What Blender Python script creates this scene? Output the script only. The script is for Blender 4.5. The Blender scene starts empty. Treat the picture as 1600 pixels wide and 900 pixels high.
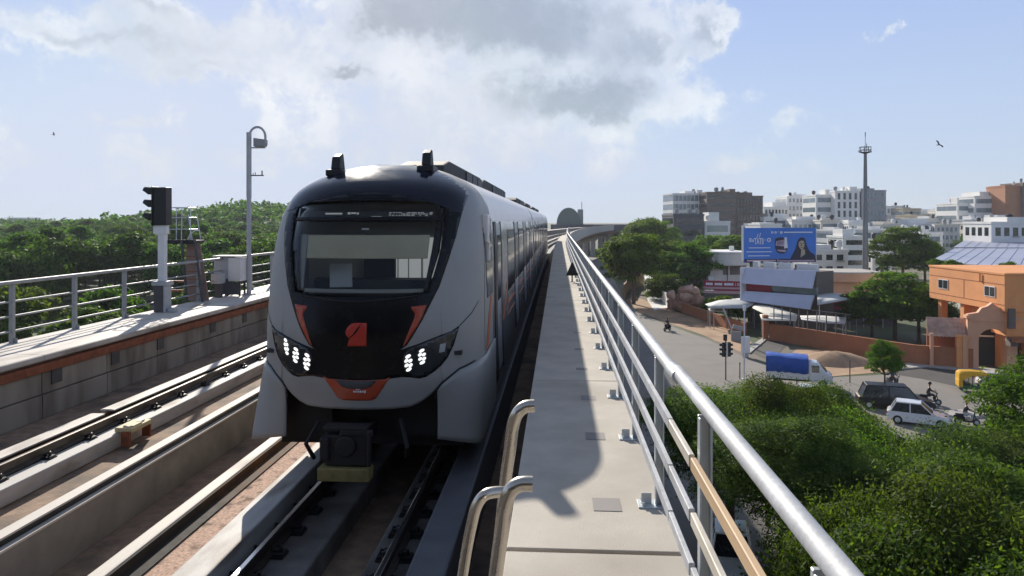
import bpy, bmesh, math, random
import numpy as np
from mathutils import Vector, Matrix, Euler
from mathutils.geometry import delaunay_2d_cdt

R = math.radians
C = bpy.context.scene.collection
scn = bpy.context.scene
random.seed(7)

# ------------------------------------------------------------------ camera
CAMZ = 14.5                      # camera height above the street
F = 1150.0; TH = math.atan(72 / 1150); CT, ST = math.cos(TH), math.sin(TH)
cam_d = bpy.data.cameras.new('camera')
cam = bpy.data.objects.new('camera', cam_d); C.objects.link(cam)
cam.location = (0, 0, CAMZ); cam.rotation_euler = (math.pi / 2, 0, TH)
cam_d.sensor_width = 36; cam_d.lens = F / 1600 * 36
cam_d.shift_y = -105 / 1600
cam_d.clip_start = .05; cam_d.clip_end = 6000
scn.camera = cam

# ------------------------------------------------------------------ light, sky, exposure
SUN_AZ, SUN_EL = -18.4, 25.0     # degrees right of the track direction, above the horizon
SUN_STRENGTH = 5.0
EXPOSURE = 0.35
sun_d = bpy.data.lights.new('sun', 'SUN'); sun = bpy.data.objects.new('sun', sun_d); C.objects.link(sun)
sun_d.energy = SUN_STRENGTH; sun_d.angle = R(.53); sun_d.color = (1, .925, .81)
sv = Vector((math.sin(R(SUN_AZ)) * math.cos(R(SUN_EL)), math.cos(R(SUN_AZ)) * math.cos(R(SUN_EL)), math.sin(R(SUN_EL))))
sun.rotation_euler = sv.to_track_quat('Z', 'Y').to_euler()
sun.location = (-30, 60, 60)

vs = scn.view_settings
vs.view_transform = 'Standard'; vs.look = 'None'; vs.gamma = 1; vs.use_curve_mapping = False
vs.exposure = EXPOSURE
scn.render.engine = 'CYCLES'
cy = scn.cycles
cy.max_bounces = 7; cy.diffuse_bounces = 3; cy.glossy_bounces = 4; cy.transmission_bounces = 4
cy.transparent_max_bounces = 12; cy.volume_bounces = 0; cy.use_denoising = True
cy.caustics_reflective = False; cy.caustics_refractive = False

def px_dir(px, py):
    """photo pixel -> azimuth/elevation (world radians)"""
    ka = (px - 800) / F; h = (345 - py) / F
    X = ka * CT - ST; Y = CT + ka * ST
    return math.atan2(X, Y), math.atan2(h, math.hypot(X, Y))

world = bpy.data.worlds.new("World"); scn.world = world; world.use_nodes = True
def build_world():
    nt = world.node_tree; N, L = nt.nodes, nt.links
    bg = N['Background']; bg.inputs[1].default_value = .1
    sky = N.new('ShaderNodeTexSky'); sky.sky_type = 'NISHITA'; sky.sun_disc = False
    sky.sun_elevation = R(SUN_EL); sky.sun_rotation = R(SUN_AZ)
    sky.dust_density = .4; sky.ozone_density = 3; sky.air_density = 1
    K = 10 / 2 ** EXPOSURE
    def m(op, a, b=None, c=None, clamp=False):
        n = N.new('ShaderNodeMath'); n.operation = op; n.use_clamp = clamp
        for i, v in enumerate((a, b, c)):
            if v is None: continue
            if isinstance(v, (int, float)): n.inputs[i].default_value = v
            else: L.new(v, n.inputs[i])
        return n.outputs[0]
    def mixc(f, a, b):
        n = N.new('ShaderNodeMix'); n.data_type = 'RGBA'; n.clamp_factor = True
        for i, v in ((0, f), (6, a), (7, b)):
            if isinstance(v, (int, float)): n.inputs[i].default_value = v
            elif isinstance(v, tuple): n.inputs[i].default_value = (*v, 1)
            else: L.new(v, n.inputs[i])
        return n.outputs[2]
    def sstep(x, a, b):
        n = N.new('ShaderNodeMapRange'); n.interpolation_type = 'SMOOTHSTEP'
        L.new(x, n.inputs[0]); n.inputs[1].default_value = a; n.inputs[2].default_value = b
        return n.outputs[0]
    tc = N.new('ShaderNodeTexCoord'); sep = N.new('ShaderNodeSeparateXYZ'); L.new(tc.outputs['Generated'], sep.inputs[0])
    x, y, z = sep.outputs
    az = m('ARCTAN2', x, y); el = m('ARCSINE', z)
    zz = m('ADD', m('MAXIMUM', z, 0.0), .16)
    cmb = N.new('ShaderNodeCombineXYZ'); L.new(m('DIVIDE', x, zz), cmb.inputs[0]); L.new(m('DIVIDE', y, zz), cmb.inputs[1])
    L.new(m('MULTIPLY', z, 2.0), cmb.inputs[2])
    def noise(scale, det, rough, vec, off=0.0, dist=0.0):
        n = N.new('ShaderNodeTexNoise'); n.inputs['Scale'].default_value = scale; n.inputs['Detail'].default_value = det
        n.inputs['Roughness'].default_value = rough; n.inputs['Distortion'].default_value = dist
        mp = N.new('ShaderNodeMapping'); mp.inputs['Location'].default_value = (off, off * .7, off * .3)
        L.new(vec, mp.inputs[0]); L.new(mp.outputs[0], n.inputs['Vector'])
        return n.outputs[0]
    gv = tc.outputs['Generated']
    n1 = noise(9, 9, .6, gv, 3.1, .3); n2 = noise(26, 10, .68, gv, 8.7, .35); n3 = noise(1.5, 8, .6, cmb.outputs[0], 1.7, .4)
    w1 = m('MULTIPLY', m('SUBTRACT', noise(11, 8, .65, gv, 12.0), .5), .20)
    w2 = m('MULTIPLY', m('SUBTRACT', noise(13, 8, .65, gv, 21.0), .5), .12)
    azw = m('ADD', az, w1); elw = m('ADD', el, w2)
    def blob(px, py, rx, ry, amp):
        a0, e0 = px_dir(px, py)
        da = m('DIVIDE', m('SUBTRACT', azw, a0), rx / F); de = m('DIVIDE', m('SUBTRACT', elw, e0), ry / F)
        return m('MULTIPLY', m('EXPONENT', m('MULTIPLY', m('ADD', m('MULTIPLY', da, da), m('MULTIPLY', de, de)), -1.0)), amp)
    tot = None
    for b in ((785, 25, 235, 84, 1.75), (600, 22, 80, 36, .62), (930, 155, 165, 36, 1.25), (610, 160, 170, 45, .48), (345, 70, 150, 58, .72), (300, 115, 90, 14, .45),
              (60, 35, 210, 55, .54), (230, 10, 60, 18, .5), (533, 106, 52, 16, 1.0), (1090, 48, 26, 46, .72), (1010, 88, 70, 34, .72), (770, 235, 380, 62, .66), (150, 235, 320, 75, .40),
              (1255, 198, 70, 16, .42), (1375, 52, 36, 10, .52), (1180, 245, 90, 18, .40), (190, 185, 70, 12, .42), (120, 60, 120, 16, .45),
              (500, -220, 300, 110, .9)):
        v = blob(*b); tot = v if tot is None else m('ADD', tot, v)
    # thin general cloudiness over the rest of the dome
    tot = m('ADD', tot, m('MULTIPLY', sstep(n3, .55, .8), .25))
    d1 = m('ADD', tot, m('ADD', m('MULTIPLY', m('SUBTRACT', n1, .5), 1.25), m('MULTIPLY', m('SUBTRACT', n2, .5), .95)))
    cover = sstep(d1, .30, .70)
    thick = sstep(m('ADD', tot, m('ADD', m('MULTIPLY', m('SUBTRACT', n1, .5), .9), m('MULTIPLY', m('SUBTRACT', n2, .5), .45))), .86, 1.45)
    rp = N.new('ShaderNodeValToRGB'); e = rp.color_ramp.elements
    stops = [(0, (.56, .65, .80)), (.10, (.52, .63, .86)), (.22, (.40, .53, .88)), (.36, (.32, .41, .60)), (.6, (.20, .25, .36)), (1, (.16, .20, .30))]
    e[0].position = 0; e[0].color = (*stops[0][1], 1); e[1].position = 1; e[1].color = (*stops[-1][1], 1)
    for p, c in stops[1:-1]:
        q = e.new(p); q.color = (*c, 1)
    L.new(m('DIVIDE', el, 1.5, clamp=True), rp.inputs[0])
    grad = rp.outputs[0]
    a0, e0 = px_dir(120, 230)
    da = m('DIVIDE', m('SUBTRACT', az, a0), .45); de = m('DIVIDE', m('SUBTRACT', el, e0), .22)
    left = m('EXPONENT', m('MULTIPLY', m('ADD', m('MULTIPLY', da, da), m('MULTIPLY', de, de)), -1.0))
    grad = mixc(m('MULTIPLY', left, .6), grad, (.645, .72, .885))
    lum = sstep(m('ADD', n1, m('MULTIPLY', n2, .6)), .68, .98)
    cc = mixc(lum, (.64, .70, .82), (.93, .95, .985))
    cc = mixc(m('MULTIPLY', sstep(d1, .62, 1.25), .75), cc, (.60, .655, .76))
    lowband = sstep(el, .14, .06)
    cc = mixc(m('MULTIPLY', lowband, .6), cc, (.60, .65, .745))
    cc = mixc(thick, cc, (.36, .405, .49))
    cc = mixc(m('MULTIPLY', m('SUBTRACT', n2, .45), 1.0, clamp=True), cc, (.62, .67, .76))
    col = mixc(m('MULTIPLY', cover, .93), grad, cc)
    sc = N.new('ShaderNodeVectorMath'); sc.operation = 'SCALE'; sc.inputs[3].default_value = K; L.new(col, sc.inputs[0])
    # the physical sky, held below its glare near the sun, under the cloud layer
    cl = N.new('ShaderNodeVectorMath'); cl.operation = 'MINIMUM'; cl.inputs[1].default_value = (8.5, 8.8, 9.2); L.new(sky.outputs[0], cl.inputs[0])
    fin = mixc(.86, cl.outputs[0], sc.outputs[0])
    L.new(fin, bg.inputs[0])
build_world()

# ------------------------------------------------------------------ helpers
def at(px, py, z=0.0):
    """photo pixel on the horizontal plane z -> world"""
    d = F * (CAMZ - z) / (py - 345.0)
    return atd(px, py, d)
def atd(px, py, d):
    a = (px - 800) / F * d
    return Vector((a * CT - d * ST, d * CT + a * ST, CAMZ - (py - 345) / F * d))
def xd(px, d, z=0.0):
    p = atd(px, 345, d); p.z = z; return p

def tag(o, label=None, cat=None, group=None, kind=None):
    if label: o['label'] = label
    if cat: o['category'] = cat
    if group: o['group'] = group
    if kind: o['kind'] = kind
    return o
def empty(name, loc=(0, 0, 0), rz=0.0, label=None, cat=None, group=None):
    o = bpy.data.objects.new(name, None); C.objects.link(o); o.location = loc; o.rotation_euler = (0, 0, rz)
    o.empty_display_size = .3
    return tag(o, label, cat, group)
def copy_tree(o, parent=None):
    c = o.copy(); C.objects.link(c)
    if parent is not None: c.parent = parent
    for ch in o.children: copy_tree(ch, c)
    return c

class MB:
    def __init__(s): s.v = []; s.f = []; s.mi = []; s.cur = 0
    def add(s, vs, fs):
        b = len(s.v); s.v += [tuple(p) for p in vs]
        for f in fs: s.f.append(tuple(i + b for i in f)); s.mi.append(s.cur)
        return s
    def box(s, x0, x1, y0, y1, z0, z1):
        return s.add([(x0, y0, z0), (x1, y0, z0), (x1, y1, z0), (x0, y1, z0), (x0, y0, z1), (x1, y0, z1), (x1, y1, z1), (x0, y1, z1)],
                     [(0, 3, 2, 1), (4, 5, 6, 7), (0, 1, 5, 4), (1, 2, 6, 5), (2, 3, 7, 6), (3, 0, 4, 7)])
    def obox(s, c, size, rz=0, rx=0, ry=0):
        m = Euler((rx, ry, rz)).to_matrix(); c = Vector(c); h = Vector(size) / 2
        vs = [c + m @ Vector((sx * h.x, sy * h.y, sz * h.z)) for sz in (-1, 1) for sx, sy in ((-1, -1), (1, -1), (1, 1), (-1, 1))]
        return s.add(vs, [(0, 3, 2, 1), (4, 5, 6, 7), (0, 1, 5, 4), (1, 2, 6, 5), (2, 3, 7, 6), (3, 0, 4, 7)])
    def prism(s, poly, z0, z1):
        n = len(poly)
        a = sum(poly[i][0] * poly[(i + 1) % n][1] - poly[(i + 1) % n][0] * poly[i][1] for i in range(n))
        if a < 0: poly = poly[::-1]
        vs = [(p[0], p[1], z0) for p in poly] + [(p[0], p[1], z1) for p in poly]
        fs = [tuple(range(n))[::-1], tuple(range(n, 2 * n))] + [(i, (i + 1) % n, n + (i + 1) % n, n + i) for i in range(n)]
        return s.add(vs, fs)
    def profile_y(s, poly, y0, y1):
        """polygon in (x,z) extruded along y"""
        n = len(poly)
        vs = [(p[0], y0, p[1]) for p in poly] + [(p[0], y1, p[1]) for p in poly]
        fs = [tuple(range(n)), tuple(range(n, 2 * n))[::-1]] + [(i, n + i, n + (i + 1) % n, (i + 1) % n) for i in range(n)]
        return s.add(vs, fs)
    def tube(s, path, r, n=8, cap=True):
        P = [Vector(p) for p in path]; rs = r if isinstance(r, (list, tuple)) else [r] * len(P)
        vs = []; up = None
        for i, p in enumerate(P):
            t = (P[min(i + 1, len(P) - 1)] - P[max(i - 1, 0)]).normalized()
            if up is None:
                up = t.orthogonal().normalized()
            up = (up - t * up.dot(t))
            up = up.normalized() if up.length > 1e-5 else t.orthogonal().normalized()
            b = t.cross(up)
            for k in range(n):
                a = 2 * math.pi * k / n
                vs.append(p + (up * math.cos(a) + b * math.sin(a)) * rs[i])
        fs = []
        for i in range(len(P) - 1):
            for k in range(n):
                fs.append((i * n + k, i * n + (k + 1) % n, (i + 1) * n + (k + 1) % n, (i + 1) * n + k))
        if cap: fs += [tuple(range(n))[::-1], tuple(range((len(P) - 1) * n, len(P) * n))]
        return s.add(vs, fs)
    def quad(s, a, b, c, d): return s.add([a, b, c, d], [(0, 1, 2, 3)])
    def sphere(s, c, r, nu=10, nv=7):
        rr = r if isinstance(r, (tuple, list)) else (r, r, r); vs = []; fs = []
        for j in range(nv + 1):
            t = math.pi * j / nv
            for i in range(nu):
                a = 2 * math.pi * i / nu
                vs.append((c[0] + rr[0] * math.sin(t) * math.cos(a), c[1] + rr[1] * math.sin(t) * math.sin(a), c[2] + rr[2] * math.cos(t)))
        for j in range(nv):
            for i in range(nu):
                fs.append((j * nu + i, (j + 1) * nu + i, (j + 1) * nu + (i + 1) % nu, j * nu + (i + 1) % nu))
        return s.add(vs, fs)
    def build(s, name, mats, parent=None, smooth=None, bevel=0.0, seg=2):
        me = bpy.data.meshes.new(name); me.from_pydata(s.v, [], s.f)
        for m in (mats if isinstance(mats, (list, tuple)) else [mats]): me.materials.append(m)
        if any(s.mi): me.polygons.foreach_set('material_index', s.mi)
        if smooth is not None:
            me.polygons.foreach_set('use_smooth', [True] * len(me.polygons))
            me.set_sharp_from_angle(angle=R(smooth))
        me.update()
        o = bpy.data.objects.new(name, me); C.objects.link(o)
        if parent is not None: o.parent = parent
        if bevel:
            b = o.modifiers.new('bevel', 'BEVEL'); b.width = bevel; b.segments = seg; b.limit_method = 'ANGLE'; b.angle_limit = R(40)
        return o

def mat(name, col, rough=.7, metal=0.0, var=.12, scale=3.0, bump=0.0, bscale=40.0, col2=None, c2=(.5, .65), c2scale=1.0, spec=.5, coat=0.0, stretch=None):
    m = bpy.data.materials.new(name); m.use_nodes = True; nt = m.node_tree; N, L = nt.nodes, nt.links
    b = N['Principled BSDF']; b.inputs['Roughness'].default_value = rough; b.inputs['Metallic'].default_value = metal
    b.inputs['Specular IOR Level'].default_value = spec; b.inputs['Coat Weight'].default_value = coat; b.inputs['Coat Roughness'].default_value = .05
    tc = N.new('ShaderNodeTexCoord'); vec = tc.outputs['Object']
    if stretch:
        mp = N.new('ShaderNodeMapping'); mp.inputs['Scale'].default_value = stretch; L.new(vec, mp.inputs[0]); vec = mp.outputs[0]
    n = N.new('ShaderNodeTexNoise'); n.inputs['Scale'].default_value = scale; n.inputs['Detail'].default_value = 8; n.inputs['Roughness'].default_value = .62
    L.new(vec, n.inputs['Vector'])
    rp = N.new('ShaderNodeValToRGB'); e = rp.color_ramp.elements
    lo = [max(0, c * (1 - var * 1.6)) for c in col]; hi = [min(1, c * (1 + var * 1.6)) for c in col]
    e[0].position = .3; e[0].color = (*lo, 1); e[1].position = .7; e[1].color = (*hi, 1)
    L.new(n.outputs[0], rp.inputs[0]); out = rp.outputs[0]
    if col2:
        n2 = N.new('ShaderNodeTexNoise'); n2.inputs['Scale'].default_value = c2scale; n2.inputs['Detail'].default_value = 6; L.new(vec, n2.inputs['Vector'])
        r2 = N.new('ShaderNodeMapRange'); r2.inputs[1].default_value = c2[0]; r2.inputs[2].default_value = c2[1]; L.new(n2.outputs[0], r2.inputs[0])
        mx = N.new('ShaderNodeMix'); mx.data_type = 'RGBA'; L.new(r2.outputs[0], mx.inputs[0]); L.new(out, mx.inputs[6]); mx.inputs[7].default_value = (*col2, 1); out = mx.outputs[2]
    L.new(out, b.inputs['Base Color'])
    if rough > .08:
        rr = N.new('ShaderNodeMapRange'); rr.inputs[3].default_value = max(.02, rough - .12); rr.inputs[4].default_value = min(1, rough + .12)
        L.new(n.outputs[0], rr.inputs[0]); L.new(rr.outputs[0], b.inputs['Roughness'])
    if bump:
        nb = N.new('ShaderNodeTexNoise'); nb.inputs['Scale'].default_value = bscale; nb.inputs['Detail'].default_value = 6; L.new(vec, nb.inputs['Vector'])
        bp = N.new('ShaderNodeBump'); bp.inputs['Strength'].default_value = bump; bp.inputs['Distance'].default_value = .02
        L.new(nb.outputs[0], bp.inputs['Height']); L.new(bp.outputs[0], b.inputs['Normal'])
    return m
def emis(name, col, st, base=(.8, .8, .8)):
    m = bpy.data.materials.new(name); m.use_nodes = True; b = m.node_tree.nodes['Principled BSDF']
    b.inputs['Base Color'].default_value = (*base, 1); b.inputs['Emission Color'].default_value = (*col, 1); b.inputs['Emission Strength'].default_value = st
    return m
def glass_mat(name, tint=(.35, .37, .4), rough=.02, ior=1.5):
    m = bpy.data.materials.new(name); m.use_nodes = True; nt = m.node_tree; N, L = nt.nodes, nt.links
    N.remove(N['Principled BSDF']); out = N['Material Output']
    t = N.new('ShaderNodeBsdfTransparent'); t.inputs[0].default_value = (*tint, 1)
    g = N.new('ShaderNodeBsdfGlossy'); g.inputs['Roughness'].default_value = rough
    fr = N.new('ShaderNodeFresnel'); fr.inputs[0].default_value = ior
    mx = N.new('ShaderNodeMixShader'); L.new(fr.outputs[0], mx.inputs[0]); L.new(t.outputs[0], mx.inputs[1]); L.new(g.outputs[0], mx.inputs[2])
    L.new(mx.outputs[0], out.inputs[0])
    return m
def leaf_mat(name, dark, light, trans=.35):
    m = bpy.data.materials.new(name); m.use_nodes = True; nt = m.node_tree; N, L = nt.nodes, nt.links
    b = N['Principled BSDF']; b.inputs['Roughness'].default_value = .65; b.inputs['Specular IOR Level'].default_value = .12
    g = N.new('ShaderNodeNewGeometry'); oi = N.new('ShaderNodeObjectInfo')
    tc = N.new('ShaderNodeTexCoord'); n = N.new('ShaderNodeTexNoise'); n.inputs['Scale'].default_value = .55; n.inputs['Detail'].default_value = 4
    L.new(tc.outputs['Object'], n.inputs['Vector'])
    a = N.new('ShaderNodeMath'); a.operation = 'MULTIPLY_ADD'; a.inputs[1].default_value = .45; L.new(g.outputs['Random Per Island'], a.inputs[0])
    ns = N.new('ShaderNodeMapRange'); ns.inputs[1].default_value = .3; ns.inputs[2].default_value = .7; ns.inputs[4].default_value = .5; L.new(n.outputs[0], ns.inputs[0])
    L.new(ns.outputs[0], a.inputs[2])
    rp = N.new('ShaderNodeValToRGB'); e = rp.color_ramp.elements; e[0].position = .1; e[0].color = (*dark, 1); e[1].position = .95; e[1].color = (*light, 1)
    L.new(a.outputs[0], rp.inputs[0])
    hs = N.new('ShaderNodeHueSaturation'); mr = N.new('ShaderNodeMapRange'); mr.inputs[3].default_value = .488; mr.inputs[4].default_value = .515
    L.new(oi.outputs['Random'], mr.inputs[0]); L.new(mr.outputs[0], hs.inputs['Hue'])
    mv = N.new('ShaderNodeMapRange'); mv.inputs[3].default_value = .75; mv.inputs[4].default_value = 1.25; L.new(oi.outputs['Random'], mv.inputs[0]); L.new(mv.outputs[0], hs.inputs['Value'])
    L.new(rp.outputs[0], hs.inputs['Color']); L.new(hs.outputs[0], b.inputs['Base Color'])
    t = N.new('ShaderNodeBsdfTranslucent'); gm = N.new('ShaderNodeMix'); gm.data_type = 'RGBA'; gm.blend_type = 'MULTIPLY'; gm.inputs[0].default_value = 1
    L.new(hs.outputs[0], gm.inputs[6]); gm.inputs[7].default_value = (1.5, 1.35, .5, 1); L.new(gm.outputs[2], t.inputs[0])
    mx = N.new('ShaderNodeMixShader'); mx.inputs[0].default_value = trans; L.new(b.outputs[0], mx.inputs[1]); L.new(t.outputs[0], mx.inputs[2])
    L.new(mx.outputs[0], N['Material Output'].inputs[0])
    return m

M = {}
def mk(k, *a, **kw): M[k] = mat(k, *a, **kw)
mk('conc_light', (.50, .47, .43), .75, var=.10, scale=2.2, bump=.15, bscale=60, col2=(.36, .33, .30), c2=(.55, .75), c2scale=.8)
mk('conc_walk', (.50, .45, .38), .8, var=.09, scale=2.4, bump=.25, bscale=120, col2=(.38, .335, .275), c2=(.5, .72), c2scale=.9)
mk('conc_grey', (.235, .215, .185), .85, var=.16, scale=1.7, bump=.2, bscale=50, col2=(.14, .12, .10), c2=(.55, .8), c2scale=.7)
mk('conc_shaded', (.16, .15, .14), .9, var=.2, scale=2.5, bump=.2, col2=(.09, .08, .07), c2=(.5, .7))
mk('coping', (.60, .55, .49), .7, var=.1, scale=2.5, bump=.12, bscale=60, col2=(.33, .29, .25), c2=(.52, .68), c2scale=1.6, stretch=(1, .35, 1))
mk('plinth', (.52, .50, .47), .7, var=.12, scale=3, bump=.15, bscale=60, col2=(.24, .19, .15), c2=(.5, .66), c2scale=2.2, stretch=(1, .3, 1))
mk('deck_floor', (.30, .205, .14), .95, var=.22, scale=5, bump=.5, bscale=30, col2=(.13, .10, .08), c2=(.5, .68), c2scale=1.1)
mk('gravel', (.56, .37, .275), .95, var=.3, scale=26, bump=.9, bscale=55, col2=(.20, .13, .09), c2=(.53, .64), c2scale=4.5)
mk('rust', (.28, .085, .035), .75, var=.3, scale=6, bump=.2)
mk('rust_orange', (.14, .065, .022), .9, var=.3, scale=6, col2=(.03, .026, .022), c2=(.44, .56), c2scale=.25)
mk('rail_steel', (.10, .085, .075), .45, .8, var=.2, scale=6)
mk('rail_shine', (.72, .71, .70), .22, .95, var=.05, scale=4, stretch=(1, .1, 1))
mk('black_steel', (.022, .022, .024), .5, .3, var=.2)
mk('galv', (.56, .60, .62), .45, .35, var=.10, scale=5, col2=(.38, .39, .40), c2=(.55, .75), c2scale=3)
mk('galv_top', (.46, .475, .50), .62, .08, var=.12, scale=7, bump=.12, bscale=35, col2=(.38, .385, .40), c2=(.5, .68), c2scale=2.5)
mk('galv_left', (.36, .37, .37), .55, .3, var=.12, scale=5)
mk('facing', (.37, .33, .275), .85, var=.12, scale=1.3, bump=.2, bscale=40, col2=(.15, .125, .10), c2=(.48, .66), c2scale=1.1, stretch=(1, 1, .22))
mk('bar_cream', (.58, .53, .45), .5, .1, var=.1, scale=5)
mk('bar_tan', (.55, .38, .22), .6, 0, var=.12, scale=4, stretch=(1, .2, 1))
mk('steel_tube', (.60, .55, .48), .28, .9, var=.06, scale=8)
mk('white_paint', (.74, .75, .76), .5, var=.05, scale=2)
mk('grey_paint', (.42, .44, .46), .55, var=.08, scale=3)
mk('dark_grey', (.07, .072, .078), .6, var=.15)
mk('plate', (.27, .245, .235), .8, var=.08)
mk('trough', (.13, .135, .15), .6, var=.1)
mk('black', (.012, .012, .013), .55, var=.1)
mk('brown_plate', (.30, .20, .17), .7, var=.12, scale=3)
mk('yellow_cream', (.62, .53, .30), .7, var=.1)
mk('asphalt', (.215, .198, .18), .9, var=.09, scale=.35, bump=.2, bscale=25, col2=(.27, .235, .19), c2=(.5, .75), c2scale=.09)
mk('asphalt_dark', (.07, .066, .063), .9, var=.12, scale=.5, col2=(.11, .098, .088), c2=(.5, .7), c2scale=.2)
mk('sand', (.40, .26, .16), .95, var=.15, scale=.8, bump=.3, bscale=8, col2=(.28, .17, .10), c2=(.5, .7), c2scale=.25)
mk('pavement', (.42, .39, .36), .85, var=.1, scale=1.2)
mk('ground', (.17, .145, .11), .95, var=.2, scale=.12, col2=(.06, .085, .03), c2=(.46, .56), c2scale=.045)
mk('park', (.05, .075, .022), .95, var=.4, scale=.25, col2=(.13, .11, .06), c2=(.56, .68), c2scale=.07)
mk('path', (.46, .40, .31), .9, var=.1, scale=.4)
mk('bark', (.095, .07, .05), .9, var=.25, scale=5, bump=.5, bscale=20)
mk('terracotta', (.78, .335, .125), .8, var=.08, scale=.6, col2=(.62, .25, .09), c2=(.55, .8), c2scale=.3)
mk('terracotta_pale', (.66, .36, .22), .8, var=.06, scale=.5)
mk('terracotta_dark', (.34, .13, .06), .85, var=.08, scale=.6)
mk('wall_orange', (.36, .145, .07), .85, var=.1, scale=.7, col2=(.30, .11, .05), c2=(.5, .75), c2scale=.3)
mk('cream', (.68, .64, .56), .8, var=.06, scale=.5, col2=(.55, .51, .44), c2=(.56, .8), c2scale=.3)
mk('white_wall', (.78, .77, .74), .8, var=.05, scale=.3, col2=(.64, .63, .6), c2=(.58, .8), c2scale=.15)
mk('grey_wall', (.30, .31, .32), .8, var=.07, scale=.3)
mk('brown_wall', (.155, .125, .11), .8, var=.08, scale=.3)
mk('slate_wall', (.10, .105, .115), .8, var=.1, scale=.3)
mk('tan_wall', (.42, .37, .28), .85, var=.08, scale=.3)
mk('brick_tower', (.42, .19, .10), .85, var=.08, scale=.2)
mk('win_dark', (.02, .024, .028), .12, var=.1, spec=.8)
mk('win_blue', (.16, .21, .24), .12, var=.2, scale=.5, spec=.8)
mk('win_green', (.16, .25, .25), .15, var=.1, spec=.8)
mk('sheet_roof', (.40, .42, .52), .45, .25, var=.06, scale=.25, stretch=(1, .3, 1))
mk('tent', (.50, .505, .50), .7, var=.05, scale=.5)
mk('panel_blue', (.52, .55, .68), .5, .1, var=.05, scale=.4)
mk('maroon', (.28, .012, .035), .55, var=.08)
mk('pink_sign', (.52, .33, .36), .6, var=.08)
mk('bill_blue', (.03, .19, .66), .4, var=.10, scale=.25)
mk('navy', (.008, .010, .05), .5, var=.1)
mk('bill_white', (.80, .82, .86), .5, var=.02)
mk('bill_skin', (.48, .40, .26), .6, var=.05)
mk('bill_pink', (.52, .40, .52), .6, var=.05)
mk('stone_red', (.36, .20, .14), .9, var=.22, scale=1.2, bump=.5, bscale=6)
mk('stone_pink', (.50, .32, .24), .9, var=.2, scale=1.2, bump=.5, bscale=6)
mk('car_white', (.72, .73, .74), .25, var=.02, coat=.6)
mk('car_black', (.006, .006, .007), .4, var=.05, spec=.3)
mk('car_grey', (.09, .09, .10), .3, var=.05, coat=.6)
mk('tyre', (.018, .018, .018), .85, var=.1)
mk('tarp_blue', (.018, .10, .46), .55, var=.1, scale=1.5, bump=.3, bscale=5)
mk('rick_yellow', (.66, .36, .015), .45, var=.05)
mk('rick_green', (.02, .10, .03), .5, var=.1)
mk('skin', (.22, .11, .065), .6, var=.04)
mk('cloth_dark', (.035, .037, .045), .85, var=.15)
mk('cloth_blue', (.05, .08, .14), .85, var=.1)
mk('cloth_white', (.55, .55, .55), .85, var=.06)
mk('hair', (.012, .01, .009), .6, var=.1)
# train
mk('tr_silver', (.335, .33, .315), .5, .1, var=.04, scale=1.5, col2=(.29, .28, .26), c2=(.55, .8), c2scale=1.2)
mk('tr_roof', (.92, .85, .82), .4, .0, var=.04, scale=1.2, coat=.2)
mk('tr_side', (.52, .53, .54), .22, .75, var=.05, scale=1.5, stretch=(1, .25, 1))
mk('tr_door', (.50, .52, .545), .3, .4, var=.04, scale=1.5)
mk('tr_navy', (.014, .015, .027), .10, 0, var=.02, spec=.30)
mk('tr_mask', (.007, .007, .008), .26, 0, var=.05, spec=.22)
mk('tr_gasket', (.012, .012, .013), .5, 0, var=.1)
mk('tr_red', (.44, .06, .022), .35, 0, var=.06, coat=.3)
mk('tr_redmark', (.50, .035, .018), .4, 0, var=.05)
mk('tr_orange', (.55, .13, .05), .4, 0, var=.06)
mk('tr_glass', (.045, .05, .055), .07, 0, var=.1, spec=.9)
mk('tr_under', (.018, .017, .016), .7, .2, var=.25, scale=5)
mk('tr_ac', (.05, .05, .048), .75, .1, var=.3, scale=4, bump=.2)
mk('cab_beige', (.62, .57, .42), .7, var=.04)
mk('cab_grey', (.34, .34, .33), .7, var=.06)
mk('cab_dark', (.035, .035, .037), .7, var=.1)
mk('coupler_yellow', (.26, .21, .08), .7, .1, var=.2, scale=8)
M['windscreen'] = glass_mat('windscreen', (.93, .94, .92), .02, 1.22)
M['saloon_glow'] = emis('saloon_glow', (.9, .95, 1), .22, (.5, .5, .5))
M['led'] = emis('led', (1, 1, .96), .75)
M['led_text'] = emis('led_text', (.8, .85, .9), .18, (.2, .2, .2))
M['leaf_near'] = leaf_mat('leaf_near', (.013, .040, .007), (.14, .245, .036), .5)
M['leaf_near2'] = leaf_mat('leaf_near2', (.016, .042, .009), (.145, .23, .045), .48)
M['leaf_mid'] = leaf_mat('leaf_mid', (.022, .066, .008), (.165, .28, .032), .5)
M['leaf_bright'] = leaf_mat('leaf_bright', (.03, .085, .008), (.12, .22, .02), .45)
M['leaf_forest'] = leaf_mat('leaf_forest', (.018, .066, .012), (.115, .225, .034), .46)
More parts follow.
